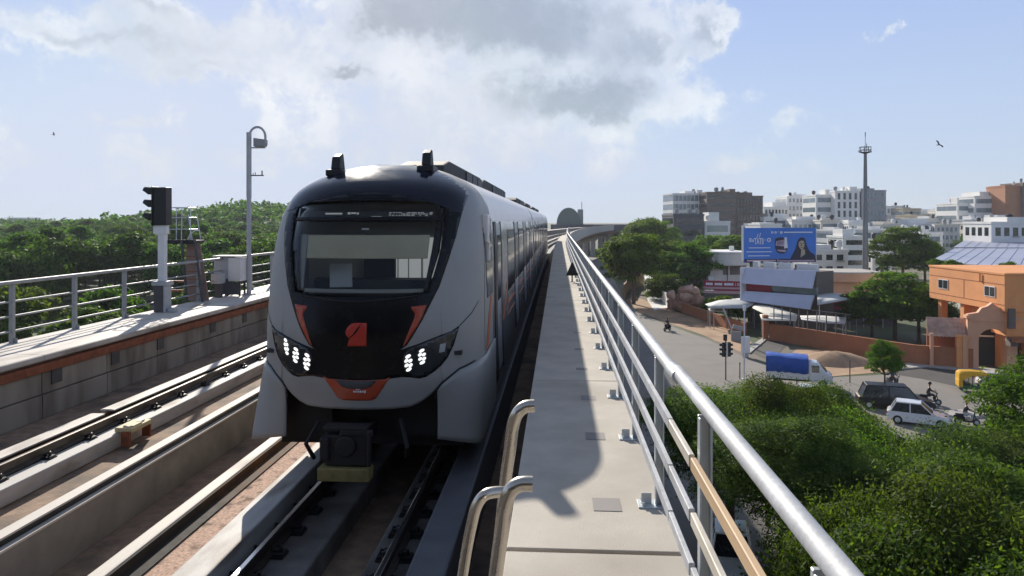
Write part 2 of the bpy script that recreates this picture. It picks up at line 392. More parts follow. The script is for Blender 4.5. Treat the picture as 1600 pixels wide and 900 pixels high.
# ------------------------------------------------------------------ the setting: ground, roads
def sheet(name, pts, z, m, kind='structure'):
    b = MB(); b.add([(p[0], p[1], z) for p in pts], [tuple(range(len(pts)))])
    o = b.build(name, m); o.data.update()
    if o.data.polygons[0].normal.z < 0: o.data.flip_normals()
    return tag(o, kind=kind)
def hill(x, y):
    """rising ground under the forest on the left"""
    h = 0.0
    for cx, cy, sx, sy, a in ((-172, 430, 62, 120, 13), (-330, 520, 180, 140, 3), (-60, 560, 90, 120, 9), (-480, 420, 140, 160, 2)):
        h += a * math.exp(-((x - cx) / sx) ** 2 - ((y - cy) / sy) ** 2)
    return h
sheet('ground', [(-3200, -400), (3200, -400), (3200, 4800), (-3200, 4800)], -.02, M['ground'])
def terrain():
    b = MB(); nx, ny = 60, 50; vs = []; fs = []
    for j in range(ny + 1):
        for i in range(nx + 1):
            x = -900 + 886 * i / nx; y = -40 + 1000 * j / ny
            e = min(1, (nx - i) / 4) * min(1, j / 3, (ny - j) / 3)
            vs.append((x, y, hill(x, y) * e + .004))
    for j in range(ny):
        for i in range(nx): fs.append((j * (nx + 1) + i, j * (nx + 1) + i + 1, (j + 1) * (nx + 1) + i + 1, (j + 1) * (nx + 1) + i))
    b.add(vs, fs); return tag(b.build('forest_terrain', M['park'], smooth=60), kind='structure')
terrain()
def px_sheet(name, pts, z, m): return sheet(name, [at(x, y, 0) for x, y in pts], z, m)
sheet('street', [(-14, -5), (70, -5), (95, 40), at(1600, 622), at(1480, 592), at(1390, 585), at(1290, 590), at(1215, 575), at(1160, 557), at(1100, 528), at(1040, 507), at(1000, 490), at(978, 470), (14, 190), (16, 300), (3, 330), (-14, 200)], .0, M['asphalt'])
px_sheet('side_road', [(1385, 583), (1450, 574), (1600, 592), (1600, 622), (1500, 605), (1440, 592)], .004, M['asphalt_dark'])
px_sheet('entry_road', [(1165, 545), (1205, 522), (1232, 535), (1205, 566)], .004, M['asphalt_dark'])
px_sheet('sand_shoulder', [(978, 470), (990, 462), (1030, 478), (1085, 497), (1140, 515), (1175, 535), (1160, 552), (1100, 524), (1040, 503), (1000, 488)], .006, M['sand'])
px_sheet('sandy_forecourt', [(1215, 572), (1245, 545), (1300, 546), (1390, 560), (1400, 580), (1300, 588)], .006, M['sand'])
def mound(name, c, r, h, m):
    b = MB(); n = 22; k = 7; vs = []; fs = []
    rnd = random.Random(5)
    for j in range(k + 1):
        t = j / k
        for i in range(n):
            a = 2 * math.pi * i / n
            q = r * (1 - t) * (1 + .12 * math.sin(3 * a + 1) + .06 * math.sin(7 * a))
            vs.append((c[0] + q * math.cos(a) * 1.5, c[1] + q * math.sin(a), h * (1 - (1 - t) ** 1.6) + rnd.uniform(-.03, .03) * (j > 0) + .008))
    for j in range(k):
        for i in range(n): fs.append((j * n + i, j * n + (i + 1) % n, (j + 1) * n + (i + 1) % n, (j + 1) * n + i))
    b.add(vs, fs); return b.build(name, m, smooth=80)
tag(mound('sand_heap', at(1302, 566), 2.6, 1.15, M['sand']), 'heap of brown sand at the roadside in front of the orange boundary wall', 'sand heap')
# kerbed pavements
def kerb_sheet(name, pts, h=.13, m=None):
    b = MB(); b.prism([(p.x, p.y) for p in (at(x, y) for x, y in pts)], -.01, h); return tag(b.build(name, m or M['pavement'], bevel=.02), kind='structure')
kerb_sheet('pavement', [(1385, 573), (1445, 566), (1520, 574), (1600, 583), (1600, 589), (1450, 574), (1388, 580)])
kerb_sheet('road_island', [(1455, 646), (1540, 640), (1580, 650), (1500, 655)], .16)
kerb_sheet('footpath', [(1007, 432), (1021, 430), (1024, 452), (1050, 481), (1022, 485), (1012, 470)], .14, M['white_wall'])
kerb_sheet('kerb_strip', [(1160, 550), (1204, 521), (1209, 522), (1172, 553)], .12)

# ------------------------------------------------------------------ elevated viaduct
ZW = CAMZ - 1.95; ZR = CAMZ - 3.6; ZF = CAMZ - 4.1
def shift(y): return .00030 * max(0.0, y - 46) ** 2
YS = [-3, 0, 3, 6, 10, 14, 18, 24, 30, 36, 42, 48, 56, 64, 74, 86, 100, 115, 130, 150, 170, 190, 210, 235, 260, 290, 320, 350, 385, 420]
def sweep(b, poly, ys=None):
    """closed (x,z) profile swept along the curving viaduct"""
    ys = ys or YS; n = len(poly); vs = []; fs = []
    for y in ys:
        s = shift(y); vs += [(p[0] + s, y, p[1]) for p in poly]
    fs.append(tuple(range(n))); k = (len(ys) - 1) * n; fs.append(tuple(range(k, k + n))[::-1])
    for j in range(len(ys) - 1):
        for i in range(n): fs.append((j * n + i, (j + 1) * n + i, (j + 1) * n + (i + 1) % n, j * n + (i + 1) % n))
    b.add(vs, fs); return b
def strip(b, x0, x1, z0, z1, ys=None): return sweep(b, [(x0, z0), (x1, z0), (x1, z1), (x0, z1)], ys)
def ysub(a, c): return [a] + [y for y in YS if a < y < c] + [c]

via = empty('viaduct', (0, 0, 0), label='long concrete metro viaduct curving away to the right on piers', cat='viaduct')
b = MB(); sweep(b, [(-12.35, ZF - .25), (-12.35, ZF), (.74, ZF), (.74, ZF - .25), (-1.6, ZF - .9), (-3.2, ZF - 2.2), (-8.6, ZF - 2.2), (-10.2, ZF - .9)])
b.build('deck', M['deck_floor'], via)
zc = CAMZ - 2.77
b = MB(); strip(b, -12.42, -10.72, ZF + .003, zc - .14); b.build('parapet', M['conc_grey'], via)
b = MB()
yy = -3.0
while yy < 120:
    y1 = yy + 4.4
    sweep(b, [(-12.44, zc - .138), (-10.63, zc - .138), (-10.60, zc - .11), (-10.60, zc - .02), (-10.62, zc), (-12.44, zc + .02)], ysub(yy, y1 - .02)); yy = y1
sweep(b, [(-12.44, zc - .138), (-10.60, zc - .138), (-10.60, zc), (-12.44, zc + .02)], ysub(yy, 420))
b.build('coping', M['coping'], via)
b = MB(); yy = -3.0
while yy < 110:                      # precast facing panels with open joints
    strip(b, -10.72, -10.655, ZF + .52, zc - .38, ysub(yy, yy + 2.17)); strip(b, -10.72, -10.64, ZF + .01, ZF + .49, ysub(yy, yy + 2.17)); yy += 2.2
b.build('facing_panel', M['facing'], via)
yy = 2.0
rnd = random.Random(3)
while yy < 60:
    b = MB(); b.box(-10.655, -10.63, yy, yy + .32, ZF + .66, ZF + .98); yy += rnd.uniform(2.0, 3.2); b.build('recess_cover', M['dark_grey'], via)
b = MB(); strip(b, -10.72, -10.60, zc - .36, zc - .19, ysub(-3, 160)); b.build('cable_duct', M['rust'], via)
# longitudinal upstands on the deck
b = MB(); strip(b, -8.24, -7.89, ZF + .005, CAMZ - 3.82); b.build('rail_plinth', M['plinth'], via, bevel=.03)
b = MB(); sweep(b, [(-6.06, ZF + .005), (-5.85, ZF + .005), (-5.85, CAMZ - 3.5), (-5.92, CAMZ - 3.5), (-5.92, CAMZ - 3.4), (-6.06, CAMZ - 3.4)])
b.build('centre_wall', M['conc_grey'], via)
b = MB(); strip(b, -6.07, -5.905, CAMZ - 3.398, CAMZ - 3.375); b.build('wall_cap', M['coping'], via)
b = MB(); strip(b, -5.925, -5.83, CAMZ - 3.498, CAMZ - 3.47); b.build('wall_ledge', M['coping'], via)
b = MB(); strip(b, -5.11, -4.91, ZF + .005, CAMZ - 3.85); b.build('kerb_upstand', M['coping'], via, bevel=.02)
b = MB(); strip(b, -4.908, -4.885, ZF + .096, CAMZ - 3.87); strip(b, -4.90, -4.68, ZF + .092, ZF + .112); b.build('kerb_edging', M['rust_orange'], via)
b = MB(); strip(b, -5.92, -5.912, CAMZ - 3.466, CAMZ - 3.401); b.build('wall_shade_strip', M['black'], via)  # black strip paints in the shade below the wall cap
b = MB(); strip(b, -8.41, -8.245, ZF + .006, CAMZ - 3.79); b.build('rail_bed', M['black'], via)
b = MB(); strip(b, -4.86, -3.83, ZF + .005, ZF + .09, ysub(-3, 120)); o = b.build('gravel_fill', M['gravel'], via)
b = MB(); strip(b, -3.82, -3.46, ZF + .005, CAMZ - 3.5); b.build('guard_upstand', M['plinth'], via, bevel=.02)
b = MB(); strip(b, -3.40, -2.72, ZF + .005, CAMZ - 3.80); strip(b, -2.12, -1.55, ZF + .005, CAMZ - 3.80); b.build('track_plinth', M['conc_shaded'], via, bevel=.03)  # shade under the train is put into this darker concrete colour
b = MB(); strip(b, -1.42, -1.04, ZF + .005, CAMZ - 3.28); b.build('cable_trough', M['trough'], via, bevel=.03)
b = MB(); strip(b, -.29, .72, ZF + .005, ZW - .14); b.build('walkway_wall', M['conc_grey'], via)
for y in (-2, 26, 54, 82, 110, 138, 166, 194, 222, 250, 278, 306, 334, 362, 390):
    s = shift(y); cx = -5.9 + s; b = MB()
    b.tube([(cx, y, -.02), (cx, y, ZF - 4.2)], 1.05, 18)
    b.profile_y([(cx - 1.2, ZF - 4.2), (cx + 1.2, ZF - 4.2), (cx + 2.7, ZF - 2.21), (cx - 2.7, ZF - 2.21)], y - 1.1, y + 1.1)
    b.build('pier', M['conc_light'], via, smooth=40)
b = MB(); strip(b, .60, .74, ZF + .01, ZW + .1, ysub(101, 420)); b.build('outer_parapet', M['conc_light'], via)

# walkway slabs
walk = empty('walkway', (.2, 0, ZW), label='narrow concrete emergency walkway along the right side of the train', cat='walkway')
def part_w(b, name, m, parent, **kw):
    o = b.build(name, m, parent, **kw); o.matrix_parent_inverse = Matrix.Translation(parent.location).inverted(); return o
js = [-2.2, 4.36, 9.0, 13.5, 18.1, 22.6, 27.1, 31.7, 36.3, 41, 46, 54, 62, 70, 80, 90, 100]
for i in range(len(js) - 1):
    b = MB(); a = js[i] + (.022 if i < 2 else .008); c = js[i + 1] - (.022 if i < 1 else .006)
    strip(b, -.306, .765, ZW - .138, ZW + .0015 * (i % 3), ysub(a, c)); part_w(b, 'slab_panel', M['conc_walk'], walk, bevel=.006)
for px, py, wd, dp in ((948, 789, .19, .115), (930, 682, .17, .11), (919, 622, .16, .10), (909, 577, .15, .08), (905, 546, .14, .07), (902, 520, .14, .06)):
    p = at(px, py, ZW); b = MB(); b.box(p.x - wd / 2, p.x + wd / 2, p.y - dp, p.y + dp, ZW + .0045, ZW + .005); part_w(b, 'cover_plate', M['plate'], walk)

# rails, third rail
def rail_profile(xc, head):
    return [(xc - .075, head - .17), (xc + .075, head - .17), (xc + .075, head - .155), (xc + .012, head - .13), (xc + .012, head - .05), (xc + .036, head - .04), (xc + .036, head - .006), (xc + .028, head),
            (xc - .028, head), (xc - .036, head - .006), (xc - .036, head - .04), (xc - .012, head - .05), (xc - .012, head - .13), (xc - .075, head - .155)]
clip_me = None
def make_rail(xc, label, m, y1, nclip, step, y0, group, head=ZR, cz=None):
    r = empty('running_rail', (xc, 0, head), label=label, cat='rail', group=group)
    b = MB(); sweep(b, rail_profile(xc, head), ysub(-3, y1)); part_w(b, 'rail_body', m, r)
    b = MB(); m_h = M['rail_shine'] if xc > -8 else M['rail_steel']; sweep(b, [(xc - .03, head + .0005), (xc + .03, head + .0005), (xc + .024, head + .003), (xc - .024, head + .003)], ysub(-3, y1)); part_w(b, 'rail_head', m_h, r)
    b = MB()
    for sx in (-1, 1):
        b.obox((sx * .13, 0, -.165), (.12, .16, .035)); b.tube([(sx * .15, 0, -.16), (sx * .15, 0, -.085)], .018, 6); b.obox((sx * .085, 0, -.135), (.09, .05, .03), ry=sx * .3)
        b.tube([(sx * .06, -.05, -.13), (sx * .11, -.06, -.10), (sx * .15, 0, -.115), (sx * .11, .06, -.10), (sx * .06, .05, -.13)], .011, 6)
    b.obox((0, 0, -.182), (.40, .20, .018))
    base = b.build('fastener', M['black_steel'], r); base.location = (0, y0, 0)
    for k in range(1, nclip):
        c = base.copy(); C.objects.link(c); c.parent = r; c.location = (0, y0 + k * step, 0)
    return r
make_rail(-3.28, 'left running rail of the track the train stands on', M['rail_steel'], 90, 20, .62, 3.2, 'running rails')
make_rail(-1.83, 'right running rail of the track the train stands on, beside the walkway', M['rail_steel'], 90, 20, .62, 3.2, 'running rails')
make_rail(-8.30, 'running rail of the empty far track on its pale plinth, below the parapet', M['rail_steel'], 160, 30, 1.05, 8.2, 'running rails', head=CAMZ - 3.63)
t = empty('third_rail', (-8.56, 0, CAMZ - 3.6), label='pale covered conductor rail beside the empty far track', cat='third rail')
b = MB()
for a, c in ((-3, 13.2), (13.5, 27), (27.2, 160)):
    sweep(b, [(-8.70, CAMZ - 3.62), (-8.42, CAMZ - 3.62), (-8.42, CAMZ - 3.595), (-8.48, CAMZ - 3.585), (-8.64, CAMZ - 3.585), (-8.70, CAMZ - 3.595)], ysub(a, c))
part_w(b, 'cover', M['coping'], t)
b = MB(); strip(b, -8.60, -8.52, CAMZ - 3.78, CAMZ - 3.63, ysub(-3, 160)); part_w(b, 'conductor', M['rust_orange'], t)
b = MB(); b.box(-.12, .12, -.06, .06, -.49, -.19)
bk = b.build('bracket', M['black_steel'], t)
for k in range(28):
    c = bk if k == 0 else bk.copy()
    if k: C.objects.link(c); c.parent = t
    c.location = (0, 4 + k * 2.1, 0)
# pale beacon box on the far plinth
p = at(228, 668, CAMZ - 3.80)
bx = empty('trackside_box', (-7.80, p.y, CAMZ - 3.82), label='small cream trackside box on the far rail plinth', cat='junction box')
b = MB(); b.obox((0, 0, .05), (.34, .62, .085)); b.obox((.05, -.1, .105), (.2, .3, .03)); b.build('housing', M['yellow_cream'], bx, bevel=.012)
b = MB(); b.obox((.06, .12, .111), (.09, .14, .03)); b.obox((.06, -.22, .103), (.07, .1, .03)); b.build('lid_plate', M['bar_cream'], bx)
b = MB(); b.obox((.06, -.33, -.10), (.16, .04, .26)); b.obox((.06, .33, -.10), (.16, .04, .26)); b.build('bracket', M['rust'], bx)

# ------------------------------------------------------------------ walkway railing
rl = empty('walkway_railing', (.69, 0, ZW), label='grey tubular steel railing along the right edge of the walkway', cat='railing')
def rx(y): return .69 + (max(0, 4.35 - y) * .005)
def rpath(x_off, z, ys, far=True): return [(rx(y) + x_off + (shift(y) if y > 4.4 else 0), y, z) for y in ys]
HT = ZW + 1.05
yf = [4.42] + [y for y in YS if 4.5 < y < 100] + [101]
def rpart(b, name, m, **kw): return part_w(b, name, m, rl, **kw)
b = MB(); b.tube(rpath(0, HT, yf), .037, 14); rpart(b, 'top_rail', M['galv_top'], smooth=40)
b = MB(); b.tube([(rx(-1.5) + .012, -1.5, HT + .012), (rx(4.40) + .012, 4.40, HT + .012)], .038, 18); rpart(b, 'top_rail', M['galv_top'], smooth=40)
b = MB(); b.tube([(rx(4.3) + .004, 4.28, HT + .003), (rx(4.5), 4.52, HT + .003)], .042, 16); rpart(b, 'rail_sleeve', M['galv'], smooth=40)
posts = [.45 + 1.55 * k for k in range(65)]
pm = None
for k, y in enumerate(posts):
    if k == 0 or pm is None:
        b = MB()
        b.box(-.030, .030, -.012, .012, .01, 1.028); b.box(-.030, -.020, -.045, -.0125, .01, 1.02); b.box(.020, .030, -.045, -.0125, .01, 1.02)
        b.obox((-.045, 0, .006), (.20, .15, .012)); b.obox((-.085, 0, .045), (.07, .012, .075)); 
        for sx, sy in ((-.11, -.05), (-.11, .05), (.02, -.055), (.02, .055)): b.tube([(sx, sy, .012), (sx, sy, .035)], .011, 6)
        pm = b.build('post', M['galv'], rl, bevel=.003, seg=1); o = pm
    else:
        o = pm.copy(); C.objects.link(o); o.parent = rl
    o.location = (rx(y) - .69 + shift(y), y, 0)
near_y = 5.72
for h, mt_near in ((.80, 'galv'), (.54, 'galv'), (.28, 'galv')):
    z = ZW + h
    b = MB()
    pts = [(rx(y) - .055 + shift(y), y, z) for y in [4.22] + [y for y in YS if 4.5 < y < 100] + [101]]
    for i in range(len(pts) - 1):
        a, c = Vector(pts[i]), Vector(pts[i + 1]); 
        b.add([(a.x - .013, a.y, z - .03), (a.x + .013, a.y, z - .03), (a.x + .013, a.y, z + .03), (a.x - .013, a.y, z + .03), (c.x - .013, c.y, z - .03), (c.x + .013, c.y, z - .03), (c.x + .013, c.y, z + .03), (c.x - .013, c.y, z + .03)],
              [(0, 1, 2, 3), (4, 7, 6, 5), (0, 4, 5, 1), (1, 5, 6, 2), (2, 6, 7, 3), (3, 7, 4, 0)])
    rpart(b, 'mid_rail', M['galv_top'])
    mm = {.80: 'bar_tan', .54: 'bar_cream', .28: 'galv_top'}[h]
    for (a, c, m_) in ((3.57, 4.20, 'galv_top' if h < .8 else 'bar_cream'), (2.02, 3.53, mm), (-1.5, 1.98, mm)):
        b = MB(); ang = math.atan(.005); L_ = c - a; mx = (rx(a) + rx(c)) / 2 + .0
        b.obox((mx - .055, (a + c) / 2, z), (.028, L_, .062), rz=ang); rpart(b, 'mid_rail', M[m_], bevel=.004, seg=1)

# hooked handrails of the steps down to the track
def hook(pts, r, label):
    b = MB()
    P = [Vector(atd(*p)) for p in pts]
    # smooth the path
    Q = []
    for i in range(len(P) - 1):
        p0, p1, p2, p3 = P[max(i - 1, 0)], P[i], P[i + 1], P[min(i + 2, len(P) - 1)]
        for k in range(6):
            t = k / 6; Q.append(.5 * ((2 * p1) + (-p0 + p2) * t + (2 * p0 - 5 * p1 + 4 * p2 - p3) * t * t + (-p0 + 3 * p1 - 3 * p2 + p3) * t ** 3))
    Q.append(P[-1]); b.tube(Q, r, 14)
    o = b.build('step_handrail', M['steel_tube'], smooth=50); return tag(o, label, 'handrail', 'bent handrails at the track steps')
hook([(832, 756, 2.62), (812, 757, 2.62), (797, 768, 2.62), (789, 792, 2.64), (785, 822, 2.67), (777, 880, 2.74), (767, 960, 2.84), (752, 1080, 3.0)], .027, 'stout bent steel handrail ending over the walkway, nearest of three')
hook([(797, 769, 2.90), (775, 769, 2.88), (757, 774, 2.86), (745, 790, 2.86), (738, 815, 2.88), (729, 860, 2.92), (718, 930, 3.0), (700, 1050, 3.15)], .022, 'thinner bent steel handrail joining the left side of the nearest one')
hook([(835, 634, 3.15), (820, 636, 3.15), (808, 647, 3.15), (801, 668, 3.18), (797, 700, 3.22), (790, 750, 3.3), (781, 830, 3.42), (770, 920, 3.55)], .027, 'bent steel handrail ending over the walkway, second one towards the train')
# triangular sign on the walkway
p = at(894, 441, ZW); sg = empty('warning_sign', (p.x, p.y, ZW), label='black triangular sign on a short stake at the walkway railing', cat='sign')
b = MB(); b.tube([(0, .03, 0), (0, .03, .55)], .022, 8); b.obox((0, .03, .006), (.16, .16, .012)); b.build('stake', M['black_steel'], sg)
b = MB(); b.profile_y([(-.2, .21), (.2, .21), (.02, .62), (-.02, .62)], -.012, .004); b.build('plate', M['black'], sg)

# ------------------------------------------------------------------ left railing and lineside equipment
XL = -12.28
lr = empty('parapet_railing', (XL, 0, zc), label='grey steel railing with three rails on top of the left parapet', cat='railing')
def lpart(b, name, m, **kw): return part_w(b, name, m, lr, **kw)
pm = None
for k in range(40):
    y = 5.1 + k * 2.15
    if pm is None:
        b = MB(); b.box(-.05, .05, -.045, .045, 0, 1.34); b.obox((0, 0, .012), (.26, .26, .02)); b.obox((.08, 0, .07), (.10, .02, .12)); pm = b.build('post', M['galv_left'], lr, bevel=.006, seg=1); o = pm
    else: o = pm.copy(); C.objects.link(o); o.parent = lr
    o.location = (shift(y), y, 0)
for h, r in ((1.38, .048), (.95, .025), (.62, .025), (.28, .025)):
    b = MB(); b.tube([(XL + shift(y), y, zc + h) for y in ysub(-3, 92)], r, 10); lpart(b, 'top_rail' if h > 1.3 else 'mid_rail', M['galv_left'], smooth=40)

p = at(254, 488, zc); sgl = empty('railway_signal', (p.x, p.y, zc + .02), label='black three-aspect railway signal seen from the side on a grey post', cat='signal')
k_ = p.y / 1150 * 1.0
b = MB(); b.box(-.20, .12, -.16, .16, 0, .80); b.build('pedestal', M['dark_grey'], sgl, bevel=.02)
b = MB(); b.box(.125, .18, -.19, .19, 0, .80); b.box(-.24, .24, -.2, .2, .802, .93); b.box(.2, .42, -.1, .1, 0, .12); b.build('base_frame', M['grey_paint'], sgl, bevel=.01)
b = MB(); b.box(-.085, .085, -.07, .07, .93, 2.35); b.box(-.105, -.065, -.09, .09, .93, 2.35); b.box(.065, .105, -.09, .09, .93, 2.35); b.build('post', M['white_paint'], sgl, bevel=.01)
b = MB(); b.box(-.24, .16, -.10, .10, 2.35, 2.62); b.build('head_bracket', M['white_paint'], sgl, bevel=.015)
b = MB(); b.box(-.20, .20, -.18, .18, 2.62, 3.76); b.box(-.24, -.202, -.22, .22, 2.60, 3.78); b.build('signal_head', M['black'], sgl, bevel=.02)
for z in (2.82, 3.22, 3.60):
    b = MB(); n = 12
    vs = []
    for j, (xo, dz, rr) in enumerate(((-.242, .0, .155), (-.36, .0, .152), (-.50, .02, .14), (-.54, .03, .13))):
        for i in range(n + 1):
            a = math.pi * (-.12 + 1.24 * i / n) if j < 2 else math.pi * (.05 + .9 * i / n); vs.append((xo, rr * math.cos(a), z + dz + rr * math.sin(a)))
    fs = [(j * (n + 1) + i, j * (n + 1) + i + 1, (j + 1) * (n + 1) + i + 1, (j + 1) * (n + 1) + i) for j in range(3) for i in range(n)]
    b.add(vs, fs); o = b.build('visor', M['black'], sgl, smooth=50); o.modifiers.new('solid', 'SOLIDIFY').thickness = .02
    b = MB(); b.tube([(-.243, 0, z), (-.255, 0, z)], .12, 14); b.build('lens', M['win_dark'], sgl)
# maintenance platform with its ladder
q = at(300, 470, zc); pl = empty('ladder_platform', (q.x, q.y, zc + .02), label='small steel maintenance platform with caged rails and steep ladder behind the signal', cat='ladder')
b = MB(); b.box(-1.05, .30, -.32, .32, 2.02, 2.08); b.box(-1.05, .30, -.34, -.30, 1.96, 2.10); b.build('deck_plate', M['black_steel'], pl)
b = MB()
for x0, x1, hh in ((-.72, -.72, 1.15), (-.22, -.20, 1.12), (.16, .02, .9)):
    for sy in (-.3, .3): b.tube([(x0, sy, 2.08), (x1, sy, 2.08 + hh)], .016, 6)
for hh in (.38, .78, 1.12):
    for sy in (-.3, .3): b.tube([(-.74, sy, 2.08 + hh), (.06 - hh * .05, sy, 2.08 + hh)], .016, 6)
    b.tube([(.06 - hh * .05, -.3, 2.08 + hh), (.06 - hh * .05, .3, 2.08 + hh)], .016, 6)
b.tube([(-.02, -.3, 2.08), (.10, -.3, 2.30), (.26, -.3, 2.42), (.42, -.3, 2.42)], .022, 6)
b.build('cage_rail', M['galv'], pl)
b = MB()
for x0, x1 in ((.28, .62), (-.18, .08)): b.tube([(x0, -.36, 2.08), (x1, -.5, 0)], .045, 8)
b.build('ladder_stringer', M['dark_grey'], pl)
b = MB()
for k in range(1, 8): b.tube([(-.18 + .26 * (1 - k / 8), -.37 - .12 * (1 - k / 8), 2.05 * k / 8), (.28 + .34 * (1 - k / 8), -.37 - .12 * (1 - k / 8), 2.05 * k / 8)], .014, 6)
b.build('rung', M['rust'], pl)
b = MB(); b.add([(-.22, -.05, .0), (.62, -.05, 0), (.30, -.05, 1.96), (-.16, -.05, 1.96), (-.22, .0, 0), (.62, .0, 0), (.30, .0, 1.96), (-.16, .0, 1.96)],
              [(0, 1, 2, 3), (7, 6, 5, 4), (0, 4, 5, 1), (1, 5, 6, 2), (2, 6, 7, 3), (3, 7, 4, 0)])
for k in range(1, 6): b.box(-.2, .6 - .06 * k, -.062, -.05, .3 * k, .3 * k + .02)
b.build('back_sheet', M['brown_plate'], pl)
b = MB(); b.box(-1.05, -.22, -.1, .1, .62, .68); b.box(-1.0, -.3, -.06, .06, .3, .36); b.build('brace', M['rust'], pl)
# cabinets
q = at(360, 462, zc); cb = empty('equipment_cabinet', (q.x, q.y, zc + .02), label='pale grey double equipment cabinet on dark legs by the parapet railing', cat='cabinet')
b = MB(); b.box(-.50, .06, -.28, .28, .62, 1.44); b.build('side_box', M['grey_paint'], cb, bevel=.02)
b = MB(); b.box(.062, .52, -.34, .30, .54, 1.40); b.build('main_box', M['white_paint'], cb, bevel=.02)
b = MB(); b.box(.12, .47, -.352, -.341, .60, 1.34); b.build('door', M['white_wall'], cb, bevel=.004)
b = MB()
for x in (-.45, -.02, .45):
    for y in (-.22, .2): b.box(x - .03, x + .03, y - .03, y + .03, 0, .62)
b.box(-.4, .45, -.3, -.22, .05, .5); b.build('leg_frame', M['dark_grey'], cb)
b = MB(); b.box(-.52, .54, -.36, .32, 1.442, 1.47); b.build('cap', M['grey_paint'], cb, bevel=.01)
q = at(342, 466, zc); cb2 = empty('junction_box', (q.x - .05, q.y + .1, zc + .02), label='low grey junction box standing left of the pale cabinet', cat='junction box')
b = MB(); b.box(-.2, .14, -.2, .2, .5, .86); b.build('housing', M['grey_paint'], cb2, bevel=.015)
b = MB(); b.box(-.1, .1, -.1, .1, 0, .5); b.build('leg', M['dark_grey'], cb2)
# camera mast
q = at(389, 461, zc); ms = empty('camera_mast', (q.x, q.y, zc + .02), label='tall thin grey mast with a hooked top and camera housing', cat='mast')
zt = 6.05
b = MB(); b.tube([(0, 0, 0), (0, 0, 3.6)], .085, 10); b.tube([(0, 0, 3.6), (0, 0, zt)], .095, 10); b.obox((0, 0, .012), (.4, .4, .025)); b.build('pole', M['grey_paint'], ms, smooth=40)
b = MB(); b.tube([(0, .02, zt - .4)] + [(.31 - .31 * math.cos(a), .02, zt - .18 + .38 * math.sin(a)) for a in np.linspace(0, math.pi, 12)] + [(.62, .02, zt - .42)], .045, 8); b.build('gooseneck', M['grey_paint'], ms, smooth=40)
b = MB(); b.box(.05, .62, -.03, .03, zt - .60, zt - .55); b.build('bracket', M['grey_paint'], ms)
b = MB(); b.add([(.22, -.14, zt - .54), (.62, -.14, zt - .54), (.66, -.14, zt - .46), (.66, -.14, zt - .28), (.22, -.14, zt - .22), (.22, .14, zt - .54), (.62, .14, zt - .54), (.66, .14, zt - .46), (.66, .14, zt - .28), (.22, .14, zt - .22)],
              [(0, 1, 2, 3, 4), (9, 8, 7, 6, 5), (0, 5, 6, 1), (1, 6, 7, 2), (2, 7, 8, 3), (3, 8, 9, 4), (4, 9, 5, 0)]); b.build('camera_housing', M['grey_wall'], ms, bevel=.01)
b = MB(); b.box(.05, .56, -.03, .03, 4.42, 4.46); b.tube([(.5, 0, 4.46), (.5, 0, 4.62)], .025, 6); b.tube([(.24, 0, 4.46), (.24, 0, 4.56)], .015, 6); b.tube([(.16, 0, 4.46), (.16, 0, 4.53)], .015, 6); b.build('antenna_bracket', M['dark_grey'], ms)

# the station the picture is taken from: platform, roof and end wall behind the camera
stn = empty('station_hall', (0, -5, 0), label='metro station hall with roof and platforms behind the end of the walkway', cat='station')
b = MB(); b.box(.8, 7, -85, 0, ZF - .2, ZW); b.box(-17, -12.5, -85, 0, ZF - .2, ZW); b.build('platform', M['conc_grey'], stn)
b = MB(); b.box(-18, 8, -86, -1, 19.0, 19.4); b.box(-18, 8, -86, -85.5, 5, 18.99); b.box(-18, -17.6, -85.4, -4, ZW + .01, 18.99); b.box(7.6, 8, -85.4, -4, ZW + .01, 18.99); b.box(-12.4, .75, -85.4, -2, ZF - .22, ZF - .02); b.build('hall_shell', M['conc_grey'], stn)
b = MB()
for k in range(9):
    for x in (-16.5, 6.5): b.box(x - .25, x + .25, -6 - k * 9, -5.5 - k * 9, ZW, 19)
b.build('column', M['conc_light'], stn)
# ------------------------------------------------------------------ the train
XC = -2.555; YN = 9.19; HR = 3.6
OUT = [(1.55, .6), (1.52, 1.2), (1.50, 2.0), (1.495, 3.0), (1.475, 3.45), (1.43, 3.78), (1.36, 3.95), (1.25, 4.1), (1.0, 4.27), (.62, 4.41), (.28, 4.465), (0, 4.48)]
PROF = [(.6, .1), (1.24, .05), (1.6, .0), (2.1, .0), (2.4, .04), (2.75, .12), (3.28, .27), (3.64, .42), (3.91, .6), (4.1, .82), (4.3, 1.3), (4.42, 1.75), (4.48, 2.3)]
LP = [(.6, 1.1), (3.0, 1.1), (3.84, 1.15), (4.1, 1.15), (4.3, .9), (4.42, .5), (4.48, .001)]
def smooth_interp(P):
    """dense monotone (Fritsch-Carlson) table of v(z)"""
    z = np.array([p[0] for p in P], float); v = np.array([p[1] for p in P], float)
    h = np.diff(z); d = np.diff(v) / h; m = np.zeros(len(z)); m[0] = d[0]; m[-1] = d[-1]
    for i in range(1, len(z) - 1):
        m[i] = 0 if d[i - 1] * d[i] <= 0 else 2 * d[i - 1] * d[i] / (d[i - 1] + d[i])
    zz = np.linspace(z[0], z[-1], 1600); out = np.empty_like(zz)
    k = np.clip(np.searchsorted(z, zz) - 1, 0, len(z) - 2); t = (zz - z[k]) / h[k]
    out = (2 * t**3 - 3 * t**2 + 1) * v[k] + (t**3 - 2 * t**2 + t) * h[k] * m[k] + (-2 * t**3 + 3 * t**2) * v[k + 1] + (t**3 - t**2) * h[k] * m[k + 1]
    return zz, out
_w = smooth_interp([(z, w) for w, z in OUT]); _s = smooth_interp(PROF); _l = smooth_interp(LP)
def tw(z): return float(np.interp(z, *_w))
def ts(z): return float(np.interp(z, *_s))
def tl(z): return float(np.interp(z, *_l))
